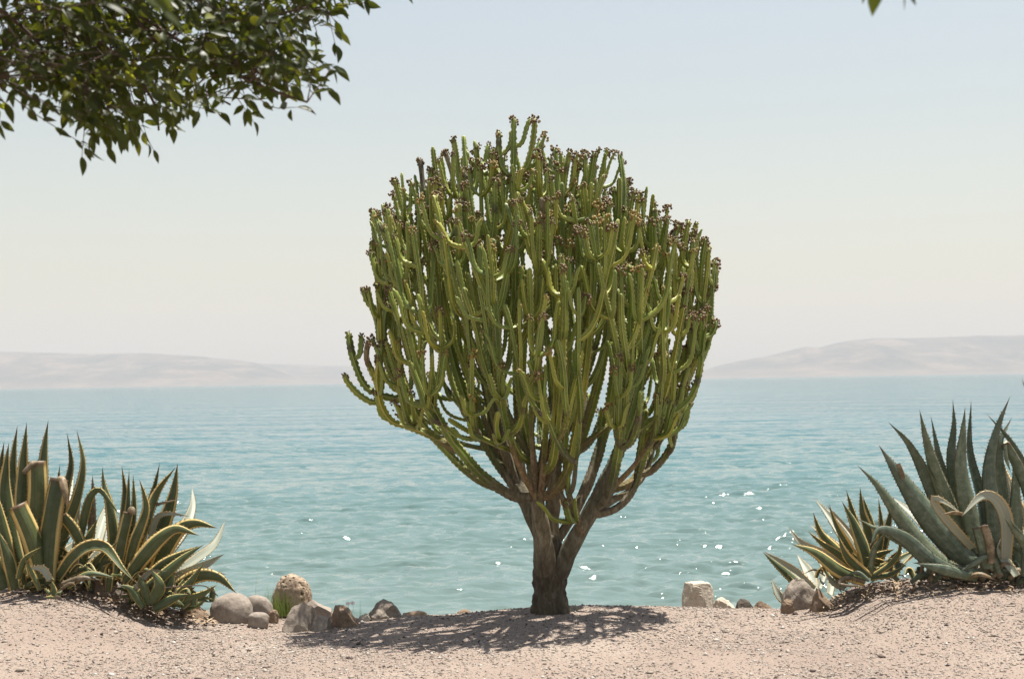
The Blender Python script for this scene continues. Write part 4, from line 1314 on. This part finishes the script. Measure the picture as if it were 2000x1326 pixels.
agave('agave', (240, 1130), 10.0, 'medium variegated agave with slender leaves and yellow margins, second from the left', [
    ([(215, 1110, -.15), (222, 1050, -.17), (214, 985, -.18), (203, 945, -.16), (200, 912, -.15)], 27, dict(turn=.25)),
    ([(232, 1100, .05), (240, 1020, .05), (243, 960, .05), (238, 910, .05)], 20, {}),
    ([(240, 1100, 0), (250, 1010, .02), (252, 920, .02)], 26, {}), ([(248, 1090, .05), (262, 1000, .05), (260, 928, .05)], 18, dict(turn=.4)),
    ([(228, 1120, -.25), (238, 1060, -.27), (252, 1000, -.26)], 30, dict(cut=True, turn=.2, base_w=.6)),
    ([(250, 998, -.26), (258, 996, -.28), (264, 1006, -.28)], 14, dict(m=DRY, teeth=False)),
    ([(248, 1120, -.2), (262, 1060, -.22), (284, 1000, -.2), (281, 965, -.2), (272, 936, -.2)], 27, dict(turn=-.2)),
    ([(262, 1100, 0), (288, 1000, .05), (302, 950, .05), (312, 904, .05)], 18, {}),
    ([(258, 1110, -.05), (285, 1020, -.05), (308, 960, 0), (343, 912, 0)], 32, dict(turn=.3)),
    ([(278, 1115, .1), (312, 1040, .1), (336, 970, .1), (347, 905, .1)], 38, dict(turn=-.1)),
    ([(300, 1110, .1), (340, 1050, .2), (358, 1000, .35), (352, 958, .45)], 30, dict(m=PAL, face=1)),
    ([(275, 1060, .1), (288, 1000, .05), (305, 986, 0), (350, 975, -.05)], 9, dict(m=DRY)),
    ([(290, 1080, 0), (302, 1020, -.02), (322, 1003, -.05), (370, 1008, -.08)], 13, dict(m=PAL, face=1)),
    ([(300, 1130, -.05), (322, 1075, -.08), (350, 1035, -.1), (382, 1022, -.1), (424, 1031, -.12)], 40, dict(turn=.35, label='broad leaf bending over to the right')),
    ([(330, 1130, .1), (375, 1098, .12), (410, 1068, .15), (425, 1022, .2)], 24, dict(m=PAL, face=1, turn=-.4)),
    ([(245, 1135, -.25), (278, 1090, -.28), (312, 1052, -.28), (345, 1033, -.26), (388, 1045, -.3)], 38, dict(turn=.3)),
    ([(275, 1140, -.2), (325, 1098, -.22), (388, 1066, -.2)], 22, {}),
], AG1, VAR, low=20, low_w=15, low_r=56, mid_n=16, mid_r=110, mid_w=20, seed=3, spread=(26, 20))
agave('agave', (318, 1172), 10.0, 'low sprawling variegated agave spilling right towards the smooth boulder', [
    ([(268, 1165, -.25), (320, 1122, -.28), (362, 1086, -.26), (398, 1063, -.24)], 27, dict(turn=.3)),
    ([(330, 1130, 0), (390, 1108, .05), (432, 1085, .1)], 20, dict(m=PAL, face=1)),
    ([(325, 1145, 0), (380, 1116, .05), (442, 1121, .05)], 18, dict(m=PAL, face=1)),
    ([(330, 1160, -.15), (382, 1128, -.18), (425, 1128, -.2), (462, 1158, -.24)], 36, dict(turn=.2, m=VAR, label='dark leaf with yellow edges drooping onto the boulder')),
    ([(340, 1180, -.2), (392, 1162, -.22), (424, 1141, -.22)], 18, dict(m=THIN)),
    ([(318, 1180, -.2), (360, 1150, -.22), (398, 1100, -.2)], 20, dict(m=THIN)),
    ([(300, 1175, -.25), (330, 1140, -.25), (340, 1100, -.22)], 22, {}),
    ([(290, 1180, -.3), (282, 1150, -.34), (268, 1118, -.34)], 18, dict(m=THIN)),
    ([(295, 1178, -.3), (312, 1145, -.34), (296, 1112, -.34)], 30, dict(m=THIN)),
    ([(345, 1185, -.2), (355, 1150, -.2), (380, 1110, -.15)], 22, dict(m=THIN)),
    ([(355, 1186, -.2), (378, 1168, -.2), (412, 1176, -.2)], 14, dict(m=THIN)),
    ([(365, 1190, -.15), (390, 1178, -.15), (410, 1160, -.15)], 11, dict(m=THIN)),
    ([(262, 1150, -.35), (285, 1120, -.38), (318, 1118, -.4)], 16, dict(m=PAL, face=1)),
    ([(300, 1190, -.3), (340, 1168, -.33), (370, 1160, -.33)], 20, dict(m=THIN)),
    ([(280, 1185, -.35), (255, 1150, -.38), (232, 1142, -.4)], 16, dict(m=THIN)),
], AG1, THIN, low=46, low_w=15, low_r=46, mid_n=14, mid_r=62, mid_w=18, seed=4, spread=(38, 25), lowmat=THIN)
agave('agave', (104, 1165), 9.45, 'tiny yellow green agave pup in the gravel before the largest left agave', [
    ([(105, 1166, 0), (104, 1152, 0), (101, 1134, 0)], 13, dict(m=THIN, fold=.6)), ([(103, 1166, 0), (94, 1156, 0), (86, 1148, .03)], 8, {}),
    ([(106, 1166, 0), (116, 1158, 0), (122, 1152, .03)], 8, {}), ([(104, 1167, -.02), (98, 1166, -.04), (88, 1166, -.06)], 7, dict(m=THIN)),
    ([(106, 1167, -.02), (112, 1166, -.04), (120, 1166, -.06)], 7, dict(m=DRY)), ([(108, 1162, .05), (130, 1142, .05), (144, 1140, .05), (148, 1158, .05)], 6, dict(m=DRY))],
    AG1, THIN, seed=5)

AG2 = 'agaves on the right mound'
agave('agave', (1700, 1122), 10.15, 'small spiky agave with yellow edged leaves fanning left, right of the rugged rock', [
    ([(1690, 1132, -.2), (1640, 1112, -.25), (1592, 1078, -.28), (1546, 1062, -.3)], 36, dict(turn=.25, m=VAR, label='broad dark leaf with yellow edges reaching left')),
    ([(1680, 1125, 0), (1620, 1090, .1), (1575, 1066, .2), (1552, 1036, .25)], 24, dict(m=PAL, face=1)),
    ([(1685, 1122, -.08), (1640, 1085, -.08), (1606, 1062, -.08), (1578, 1037, -.08)], 20, {}),
    ([(1680, 1118, 0), (1630, 1070, .05), (1603, 1040, .05), (1588, 1000, .05)], 26, {}),
    ([(1685, 1118, .05), (1645, 1075, .15), (1593, 1028, .25)], 20, dict(m=PAL, face=1)),
    ([(1688, 1115, .05), (1660, 1055, .15), (1636, 1015, .2), (1611, 980, .25)], 30, dict(m=PAL, face=1)),
    ([(1682, 1112, -.05), (1650, 1060, -.05), (1630, 1020, -.05), (1620, 985, -.05)], 28, {}),
    ([(1688, 1112, .1), (1670, 1050, .2), (1634, 994, .3)], 26, dict(m=PAL, face=1)),
    ([(1690, 1110, .05), (1676, 1040, .06), (1664, 995, .06), (1653, 957, .06)], 20, {}),
    ([(1697, 1120, -.15), (1690, 1075, -.17), (1668, 1020, -.17), (1645, 980, -.17)], 36, dict(turn=.1)),
    ([(1700, 1112, 0), (1695, 1040, 0), (1684, 1000, 0), (1680, 952, 0)], 28, {}),
    ([(1704, 1110, .1), (1704, 1040, .12), (1686, 970, .12)], 22, dict(m=THIN)),
    ([(1710, 1115, .05), (1722, 1040, .05), (1716, 973, .05)], 15, {}),
    ([(1712, 1115, .1), (1730, 1045, .1), (1744, 978, .1)], 20, {}),
    ([(1697, 1128, -.28), (1662, 1098, -.3), (1646, 1072, -.32), (1637, 1044, -.32)], 28, dict(m=VAR, turn=-.2)),
    ([(1704, 1125, -.25), (1742, 1098, -.3), (1758, 1070, -.32), (1750, 1042, -.34)], 12, dict(m=VAR)),
    ([(1702, 1128, -.25), (1742, 1120, -.3), (1772, 1100, -.32)], 12, dict(m=VAR)),
    ([(1700, 1122, -.25), (1708, 1075, -.27), (1730, 1038, -.3)], 13, dict(m=BLU)),
    ([(1600, 1148, .1), (1612, 1120, .2), (1606, 1096, .3)], 14, dict(m=PAL, face=1)), ([(1655, 1145, .1), (1628, 1120, .12), (1610, 1100, .15)], 16, dict(m=THIN)),
    ([(1650, 1150, .1), (1625, 1135, .12), (1612, 1108, .15)], 12, dict(m=PAL)),
    ([(1690, 1135, -.3), (1655, 1128, -.35), (1640, 1140, -.38), (1690, 1146, -.4)], 9, dict(m=DRY)),
], AG2, VAR, low=30, low_w=11, low_r=38, mid_n=12, mid_r=85, mid_w=16, seed=6, spread=(40, 20))
agave('agave', (1580, 1160), 10.7, 'low variegated agave leaning out over the water behind the rugged rock', [
    ([(1580, 1160, 0), (1545, 1125, -.05), (1515, 1100, -.08), (1490, 1078, -.1)], 26, dict(turn=.2)),
    ([(1590, 1150, .05), (1555, 1118, .1), (1500, 1082, .15)], 18, dict(m=PAL, face=1)),
    ([(1560, 1190, .05), (1528, 1168, 0), (1514, 1135, 0)], 18, dict(m=PAL, face=1)),
    ([(1590, 1165, .1), (1586, 1125, .2), (1567, 1088, .3)], 30, dict(m=PAL, face=1)),
    ([(1575, 1165, -.05), (1552, 1140, -.08), (1536, 1118, -.1)], 15, {}),
    ([(1620, 1160, .1), (1626, 1130, .15), (1612, 1104, .2)], 18, dict(m=PAL, face=1)),
], AG2, THIN, seed=7)
agave('agave', (1925, 1125), 10.0, 'large blue green agave with long toothed leaves, leaning left at the right of the picture', [
    ([(1910, 1124, -.25), (1855, 1108, -.28), (1800, 1062, -.3), (1752, 1000, -.32), (1712, 945, -.32), (1675, 909, -.32)], 40, dict(turn=.25, label='long narrow leaf reaching furthest left')),
    ([(1925, 1122, -.15), (1868, 1070, -.18), (1805, 995, -.2), (1755, 925, -.2), (1717, 870, -.2)], 60, dict(turn=.15, label='broad split leaf with brown tip')),
    ([(1765, 935, -.24), (1760, 920, -.25), (1754, 905, -.26)], 10, dict(m=DRY, cut=True, teeth=False)),
    ([(1895, 1090, 0), (1850, 1010, 0), (1812, 930, 0), (1776, 866, 0), (1736, 825, 0)], 44, dict(turn=-.35, face=1)),
    ([(1900, 1090, -.05), (1862, 1010, -.06), (1828, 925, -.06), (1808, 855, -.05), (1796, 800, -.05)], 38, dict(turn=.2)),
    ([(1905, 1085, .05), (1872, 1000, .08), (1838, 910, .1), (1818, 812, .1)], 26, dict(m=BLU, turn=-.5)),
    ([(1905, 1090, .05), (1880, 1000, .06), (1860, 900, .06), (1864, 830, .06), (1861, 782, .06)], 34, dict(turn=.3)),
    ([(1918, 1100, -.1), (1900, 1010, -.12), (1880, 920, -.12), (1882, 850, -.1), (1885, 796, -.1)], 50, dict(turn=0.05)),
    ([(1925, 1090, .02), (1915, 980, .05), (1893, 880, .05), (1897, 783, .05)], 30, dict(turn=-.5)),
    ([(1945, 1110, -.12), (1942, 1010, -.14), (1934, 920, -.14), (1948, 840, -.12), (1972, 776, -.1)], 38, dict(turn=.25)),
    ([(1955, 1110, -.02), (1958, 1000, 0), (1952, 910, .04), (1955, 860, .06), (1976, 816, .1)], 36, dict(turn=-.35, face=1)),
    ([(1965, 1090, -.2), (1966, 1020, -.25), (1948, 978, -.28), (1918, 968, -.3), (1878, 1008, -.36)], 32, dict(m=PAL, face=1, turn=0.3, fold=.2, label='pale leaf curling over in an arch')),
    ([(1900, 1070, -.2), (1850, 1015, -.28), (1822, 975, -.3), (1845, 980, -.34), (1882, 1006, -.38)], 20, dict(m=PAL, face=1, fold=.2)),
    ([(1880, 1004, -.38), (1862, 1002, -.42), (1840, 1004, -.44)], 9, dict(m=DRY, teeth=False)),
    ([(1902, 1116, -.18), (1865, 1078, -.1), (1815, 1022, 0), (1768, 978, .1)], 46, dict(m=PAL, face=1)),
    ([(1868, 1120, -.35), (1815, 1092, -.4), (1765, 1050, -.42), (1718, 1034, -.45), (1700, 1066, -.5)], 36, dict(turn=.2, label='low dull leaf bending down in front')),
    ([(1830, 1110, -.3), (1790, 1072, -.33), (1740, 1046, -.35), (1674, 1012, -.35)], 20, {}),
    ([(1932, 1110, -.32), (1926, 1070, -.34), (1913, 1028, -.35)], 36, dict(cut=True)),
    ([(1935, 1100, -.36), (1932, 1060, -.38), (1922, 1026, -.38)], 16, dict(m=DRY, cut=True, label='reddish brown withered leaf')),
    ([(1920, 1090, .1), (1890, 1020, .25), (1850, 950, .4), (1840, 920, .45)], 40, dict(m=PAL, face=1)),
    ([(1950, 1120, -.3), (1930, 1090, -.35), (1870, 1120, -.4)], 18, {}),
    ([(1890, 1125, -.4), (1840, 1112, -.45), (1790, 1100, -.45)], 26, {}),
], AG2, BLU, low=60, low_w=15, low_r=54, mid_n=14, mid_r=95, mid_w=24, seed=8, spread=(90, 20))
agave('agave', (2035, 1125), 10.05, 'blue green agave cut by the right frame edge, with pale curved leaves', [
    ([(2030, 1100, -.1), (2020, 1010, -.12), (1992, 920, -.12), (1962, 866, -.12)], 26, dict(cut=True, turn=.2)),
    ([(1964, 868, -.13), (1966, 895, -.15), (1974, 922, -.15)], 9, dict(teeth=False)),
    ([(2050, 1080, 0), (2015, 950, 0), (1975, 865, 0), (1928, 809, 0)], 22, dict(turn=-.2)),
    ([(1990, 1110, -.1), (1986, 1010, -.1), (1984, 930, -.08), (1978, 880, -.08)], 32, dict(turn=.2)),
    ([(2030, 1090, .1), (2000, 960, .2), (1994, 900, .3), (2030, 860, .4)], 50, dict(m=PAL, face=1)),
    ([(2040, 1090, .1), (2040, 950, .1), (2015, 800, .1), (1996, 740, .1)], 40, {}),
    ([(2015, 1100, .1), (1975, 980, .3), (1955, 900, .35), (1915, 870, .4)], 14, dict(m=PAL)),
    ([(1985, 1125, -.3), (1966, 1080, -.33), (1990, 1040, -.35)], 20, dict(m=PAL, face=1)),
    ([(2000, 1125, -.35), (2000, 1060, -.38), (1972, 1014, -.4)], 16, {}),
    ([(2035, 1125, -.35), (2010, 1075, -.38), (1962, 1012, -.4)], 22, {}),
    ([(2020, 1100, 0), (1990, 1030, .1), (1968, 950, .2)], 30, dict(m=PAL, face=1)),
    ([(2060, 1110, -.1), (2080, 980, -.1), (2090, 850, 0)], 50, {}), ([(2060, 1110, -.1), (2110, 1010, -.1), (2160, 920, 0)], 50, {}),
], AG2, BLU, low=36, low_w=16, low_r=60, mid_n=12, mid_r=110, mid_w=26, seed=9, spread=(45, 20))


# leaf litter, dead bits under the agaves
def litter():
    b = Bag(); r = np.random.default_rng(44)
    spans = [(-60, 330, 9.75, 420), (255, 420, 9.95, 240), (1600, 1760, 9.95, 260), (1740, 2080, 9.65, 420)]
    for x0, x1, y, n in spans:
        for k in range(n):
            px = x0 + (x1 - x0) * r.random(); Y = y + 0.5 * r.random() ** 0.7 - 0.12
            p = P(px, 1170, Y); z = float(ground_z(p.x, Y))
            a = r.random() * 6.28; ln = 0.015 + 0.06 * r.random() ** 2; w = 0.003 + 0.008 * r.random()
            d = np.array([math.cos(a), math.sin(a), r.normal(0, 0.25)]); sdir = np.array([-math.sin(a), math.cos(a), r.normal(0, 0.3)])
            c = np.array([p.x, Y, z + 0.012 + 0.02 * r.random()])
            up = np.array([0, 0, 1]) * ln * 0.35 * r.random()
            v = np.array([c - d * ln, c + sdir * w + up * .6, c - sdir * w + up * .6, c + d * ln * .6 + sdir * w * .8 + up, c + d * ln * .6 - sdir * w * .8 + up, c + d * ln])
            b.add(v, None, [(0, 1, 2), (1, 3, 4), (1, 4, 2), (3, 5, 4)])
    o = link('dry_leaf_litter', b.mesh('dry_leaf_litter', M['litter'], False))
    tag(o, 'brown dry leaf litter and bits under the agaves', kind='stuff')


litter()

# bent dry stalk over the low agave
c, L = catmull(np.array([P(300, 1150, 9.7)[:], P(340, 1146, 9.65)[:], P(390, 1143, 9.65)[:], P(408, 1148, 9.68)[:], P(425, 1163, 9.75)[:]]), step=0.01)
b = Bag(); v, q, t_ = tube(c, 0.004, 6); b.add(v, q, t_)
o = link('dry_stalk', b.mesh('dry_stalk', M['twig'], True)); tag(o, 'thin dark dry stalk arching over the low agave to the boulder', 'stalk')


# grass tuft by the pitted boulder and tall thin stems
def tuft(name, px, py, Y, n, hmin, hmax, sx, label, seed, lean=0.35, wid=0.0026):
    r = np.random.default_rng(seed); b = Bag()
    base = P(px, py, Y)
    for k in range(n):
        x = base.x + r.normal(0, sx); y = base.y + r.normal(0, sx * 0.6)
        z = base.z - 0.02
        h = hmin + (hmax - hmin) * r.random() ** 2.2
        a = r.random() * 6.28; ln = lean * h * r.random()
        s = np.linspace(0, 1, 6)[:, None]
        c = np.array([x, y, z]) + s * np.array([0, 0, h]) + s ** 2.2 * np.array([math.cos(a) * ln + 0.02 * h, math.sin(a) * ln, -0.15 * ln])
        w = np.array([math.cos(a + 1.57 + r.normal(0, .5)), math.sin(a + 1.57), 0]) * wid * (0.6 + 0.7 * r.random())
        v = np.concatenate([c - w * (1 - s * .95), c + w * (1 - s * .95)])
        q = [(i, i + 1, 6 + i + 1, 6 + i) for i in range(5)]
        b.add(v, q)
    o = link(name, b.mesh(name, M['grass'], True, offset=base), loc=base)
    tag(o, label, 'grass')


tuft('grass_tuft', 542, 1196, 10.4, 420, 0.05, 0.2, 0.06, 'green grass tuft growing between the rounded boulder and the pitted boulder', 3)
tuft('dry_grass', 535, 1196, 10.42, 34, 0.2, 0.42, 0.11, 'tall thin dry grass stems rising over the green tuft by the boulders', 4, 0.5, 0.0014)
tuft('dry_grass', 706, 1200, 10.5, 3, 0.12, 0.17, 0.012, 'single thin grass stem standing right of the brown wedge rock', 5, 0.1, 0.0016)
tuft('grass_tuft', 1120, 1186, 10.2, 16, 0.02, 0.05, 0.03, 'tiny grass sprigs at the right foot of the tree trunk', 6, 1.2, 0.002)
tuft('grass_tuft', 605, 1200, 10.5, 60, 0.02, 0.09, 0.05, 'short yellow green grass at the foot of the pitted boulder', 7)
for k, (px, py) in enumerate([(680, 1178), (689, 1177)]):
    base = P(px, 1196, 10.45); topp = P(px, py, 10.45)
    root = empty('flower', base, ['small white flower behind the brown wedge rock, the left of two', 'small white flower behind the brown wedge rock, the right of two'][k], 'flower', 'white flowers behind the brown rock')
    c = np.array([[0, 0, 0], [0.004, 0, (topp.z - base.z) * .5], [0, 0, topp.z - base.z]]); b = Bag(); v, q, t_ = tube(c, 0.0012, 5); b.add(v, q, t_)
    link('stem', b.mesh('stem', M['grass']), root)
    b = Bag()
    for j in range(9):
        a = j * 0.698; d = np.array([math.cos(a), -0.35, math.sin(a) * .8]); e = np.array([-math.sin(a), 0, math.cos(a)])
        c0 = np.array([0, 0, topp.z - base.z])
        v = np.array([c0, c0 + d * .012 + e * .005, c0 + d * .02, c0 + d * .012 - e * .005]); b.add(v, [(0, 1, 2, 3)])
    link('petals', b.mesh('petals', M['petal'], False), root)

# ------------------------------------------------------------------ overhanging tree, upper left
LEAF_V = {}


def leaf_shape(seed, ln=1.0):
    """a folded, slightly curled leaf, length 1 along +X, width in Y"""
    r = np.random.default_rng(seed)
    n = 9; s = np.linspace(0, 1, n)
    w = 0.225 * np.sin(np.pi * np.clip(s, 0, 1) ** 0.85) ** 0.9 * (1 - 0.25 * s) * (0.9 + 0.25 * r.random())
    w[0] = 0.012; w[-1] = 0.004
    droop = -(0.05 + 0.22 * r.random()) * s ** 2
    fold = 0.12 + 0.3 * r.random()
    cen = np.stack([s, 0.05 * np.sin(s * 3) * r.normal(), droop], -1)
    L = cen + np.stack([0 * s, w, w * fold], -1); R = cen + np.stack([0 * s, -w, w * fold], -1)
    v = np.concatenate([cen, L, R])
    q = [(i, i + 1, n + i + 1, n + i) for i in range(n - 1)] + [(i + 1, i, 2 * n + i, 2 * n + i + 1) for i in range(n - 1)]
    pet = np.array([[-0.16, 0, 0.02], [0, 0.008, 0], [0, -0.008, 0]])
    v = np.vstack([v, pet]); k = len(v) - 3
    return v, np.array(q), np.array([(k, k + 1, k + 2)])


LS = [leaf_shape(k) for k in range(8)]
LMESH = []
for k, (v, q, t_) in enumerate(LS):
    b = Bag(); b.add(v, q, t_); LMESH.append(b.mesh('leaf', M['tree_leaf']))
    b = Bag(); b.add(v, q, t_); LMESH.append(b.mesh('leaf', M['tree_leaf_backlit']))


def overhang():
    r = np.random.default_rng(12)
    tb = Vector((-4.6, 3.4, float(ground_z(-4.6, 3.4)) - 0.05))
    root = empty('overhanging_tree', tb, 'broadleaf tree whose dark leafy boughs hang into the upper left corner of the view', 'tree')
    off = np.array(tb[:])
    c, L = catmull(np.array([tb[:], (-4.5, 3.5, 1.2), (-4.2, 3.8, 2.4), (-3.7, 4.2, 3.4), (-3.3, 4.5, 4.2)]), step=0.06)
    b = Bag(); v, q, t_ = tube(c, np.linspace(0.2, 0.10, len(c)), 14); b.add(v, q, t_)
    link('trunk', b.mesh('trunk', M['twig'], True, off), root)
    boughs = []
    hub = (-3.5, 4.35, 3.8)
    BP = [
        [(-150, -140, 4.7), (60, -60, 4.9), (250, 20, 5.0), (360, 85, 5.0), (460, 122, 5.0), (560, 138, 5.05), (640, 132, 5.05)],
        [(-150, -160, 4.6), (120, -90, 4.8), (320, -30, 5.0), (420, 15, 5.1), (520, 30, 5.1), (600, 15, 5.2)],
        [(-160, -60, 4.6), (0, 20, 4.7), (100, 110, 4.8), (180, 190, 4.8), (215, 245, 4.8)],
        [(-160, -40, 4.5), (-60, 60, 4.5), (-20, 150, 4.5)],
        [(250, 20, 5.0), (330, 110, 5.3), (390, 170, 5.4), (450, 205, 5.4)],
        [(100, 30, 5.0), (230, 110, 5.3), (300, 200, 5.4), (310, 255, 5.4)],
        [(360, 85, 5.0), (450, 140, 4.8), (540, 180, 4.7), (600, 200, 4.7)],
    ]
    for bp in BP:
        pp = [P(*a)[:] for a in bp]
        if bp[0][0] < -100: pp = [hub] + pp
        c, L = catmull(np.array(pp), step=0.03)
        boughs.append(c)
        b = Bag(); v, q, t_ = tube(c, np.linspace(0.020 if bp[0][0] < -100 else 0.010, 0.004, len(c)), 7); b.add(v, q, t_)
        link('bough', b.mesh('bough', M['twig'], True, off), root)
    # a long bough out of the frame above, with one twig dipping in at the upper right
    c, L = catmull(np.array([hub, (-2.2, 3.9, 3.6), (-0.6, 3.3, 3.1), (0.6, 3.1, 2.9), tuple(P(1600, -90, 3.1)), tuple(P(1700, -40, 3.05)), tuple(P(1760, -20, 3.05))]), step=0.03)
    b = Bag(); v, q, t_ = tube(c, np.linspace(0.03, 0.003, len(c)), 7); b.add(v, q, t_)
    link('bough', b.mesh('bough', M['twig'], True, off), root)
    A = np.concatenate(boughs)
    poly = [(-60, -80), (-60, 262), (-8, 262), (14, 195), (50, 205), (100, 185), (128, 235), (150, 250), (140, 290), (160, 312), (195, 290), (240, 292), (300, 300), (330, 262), (380, 240), (420, 232), (470, 215), (497, 250),
            (520, 205), (565, 205), (583, 222), (610, 190), (640, 196), (652, 150), (640, 90), (612, 66), (625, 40), (668, 30), (705, 14), (740, -80)]

    def inside(x, y):
        k = False
        for i in range(len(poly)):
            (x1, y1), (x2, y2) = poly[i], poly[i - 1]
            if (y1 > y) != (y2 > y) and x < (x2 - x1) * (y - y1) / (y2 - y1) + x1: k = not k
        return k
    leaves = []

    def put_leaf(p, d, size, backlit=False):
        """leaf at p pointing along d, blade hanging"""
        d = Vector(d).normalized()
        side = d.cross(Vector((r.normal(0, .6), r.normal(-0.75, .7), 0.6 + r.normal(0, .4)))).normalized()
        up = side.cross(d).normalized()
        m = Matrix((d, side, up)).transposed().to_4x4()
        leaves.append((Matrix.Translation(Vector(p)) @ m @ Matrix.Scale(size, 4), int(r.integers(0, 8)), backlit))

    twigs = []
    n = 0
    ends = [(160, 318, 4.8), (172, 300, 4.8), (300, 305, 5.3), (265, 285, 5.2), (640, 190, 4.8), (628, 145, 4.9), (655, 145, 5.0), (580, 222, 4.8), (495, 250, 5.0), (335, 262, 5.1), (130, 230, 4.8),
            (0, 255, 4.5), (10, 215, 4.5), (52, 195, 4.7), (96, 205, 4.7), (710, 18, 5.2), (690, 8, 5.2), (660, 75, 5.2), (655, 55, 5.1), (655, 100, 5.0), (210, 300, 4.9), (235, 275, 4.9), (430, 232, 5.2), (520, 180, 4.9), (385, 235, 5.1)]
    while len(ends) < 440:
        x, y = -60 + 790 * r.random(), -80 + 400 * r.random()
        if inside(x, y) and inside(x + 10, y + 14) and inside(x + 22, y + 8):
            hole = any((x - hx) ** 2 + (y - hy) ** 2 < hr * hr * 1.8 for hx, hy, hr in ((30, 20, 16), (85, 15, 20), (178, 85, 18), (200, 20, 14), (318, 140, 18), (290, 172, 12), (440, 165, 24), (385, 75, 12), (150, 175, 14), (520, 90, 14), (600, 40, 16), (560, 165, 12), (30, 75, 12), (420, 190, 18)))
            if hole and r.random() < 0.9: continue
            ends.append((x, y, 4.4 + 1.3 * r.random()))
    for (x, y, Y) in ends:
        y -= 12
        e = np.array(P(x, y, Y)[:])
        want = e + np.array([-0.16 + r.normal(0, .14), r.normal(0, .12), 0.12 + r.normal(0, .07)])
        d = np.linalg.norm(A - want, axis=1); s = A[int(np.argmin(d))]
        mid = s * 0.45 + e * 0.55 + np.array([r.normal(0, .03), 0, 0.03 + r.normal(0, .04)])
        c, L = catmull(np.array([s, mid, e]), step=0.02)
        twigs.append(c)
        m = len(c); tan = np.gradient(c, axis=0)
        k0 = max(0, L - 0.26)
        ss = k0 + r.random() * 0.03; sg = 1
        while ss < L:
            i = min(m - 1, int(ss / L * (m - 1)))
            t = tan[i] / np.linalg.norm(tan[i])
            sd = np.cross(t, [0, 0, 1]); sd /= np.linalg.norm(sd) + 1e-6
            dd = t * 0.55 + sd * sg * (0.7 + r.normal(0, .25)) + np.array([0.12 + r.normal(0, .45), r.normal(0, .3), -0.28 + r.normal(0, .5)])
            put_leaf(c[i] + Vector(dd).normalized() * 0.012, dd, 0.044 + 0.028 * r.random(), r.random() < 0.07)
            sg = -sg; ss += 0.026 + 0.02 * r.random()
        put_leaf(e, tan[-1] / np.linalg.norm(tan[-1]) + np.array([0, 0, -.35]), 0.052 + 0.02 * r.random(), r.random() < 0.12)
    # the two blurred tips at the top right, a few leaves out of focus near the lens, upper left
    for (x, y, x2, y2, Y, ln) in [(1722, -38, 1703, 26, 3.05, 0.078), (1690, -26, 1682, 6, 3.1, 0.06), (1752, -44, 1779, 13, 3.1, 0.06), (1735, -40, 1790, 6, 3.15, 0.06), (775, -30, 808, 3, 5, 0.06),
                                  (720, -8, 716, 30, 5.2, 0.07)]:
        a, b_ = P(x, y, Y), P(x2, y2, Y)
        put_leaf(a[:], (b_ - a)[:], (b_ - a).length * 1.05, False)
    for k in range(9):
        x, y = 190 + 150 * r.random(), -60 + 110 * r.random()
        put_leaf(P(x, y, 2.5 + r.random() * .5)[:], (r.normal(0.3, .5), r.normal(0, .4), -0.5), 0.045, False)
    inframe = len(leaves)
    # unseen crown leaves above and to the left, added to shade those in view
    for k in range(4200):
        x, y = -900 + 1750 * r.random(), -620 + 520 * r.random()
        if k % 3 == 0: x, y = -700 + 620 * r.random(), -200 + 420 * r.random()
        p = P(x, y, 4.0 + 2.2 * r.random())
        put_leaf(p[:], (r.normal(0.3, .6), r.normal(0, .6), -0.5 + r.normal(0, .4)), 0.075 + 0.03 * r.random(), False)
    tbag = Bag()
    for k, c in enumerate(twigs):
        b = Bag(); v, q, t_ = tube(c, np.linspace(0.0026, 0.0011, len(c)), 5); b.add(v, q, t_)
        link('twig', b.mesh('twig', M['twig'], True, off), root)
    vis = [(m[0][3], m) for m in []]
    # the 300 leaves that show largest (nearest to the viewer, inside the frame) are parts; the rest is one part
    cand = [i for i in range(inframe)]
    def keyf(i):
        p = leaves[i][0].translation
        d = p - CAM
        px = 1000 + FPX * d.dot(R_) / d.dot(F_); py = 663 - FPX * d.dot(U_) / d.dot(F_)
        edge = 0 if (0 < px < 2000 and py > -5) else 100
        return edge + d.dot(F_) - py * 0.012
    cand.sort(key=keyf)
    single = set(cand[:298])
    inv = Matrix.Translation(-tb)
    far = Bag(); fary = Bag()
    for i, (m, k, yg) in enumerate(leaves):
        if i in single:
            link('leaf', LMESH[k * 2 + (1 if yg else 0)], root, mat4=inv @ m)
        else:
            v, q, t_ = LS[k]; R = np.array(m)
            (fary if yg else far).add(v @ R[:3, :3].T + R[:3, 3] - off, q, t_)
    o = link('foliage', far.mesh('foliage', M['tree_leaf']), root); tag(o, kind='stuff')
    o = link('backlit_foliage', fary.mesh('backlit_foliage', M['tree_leaf_backlit']), root); tag(o, 'scattered yellow green young leaves', kind='stuff')  # the backlight is in their leaf colour


overhang()
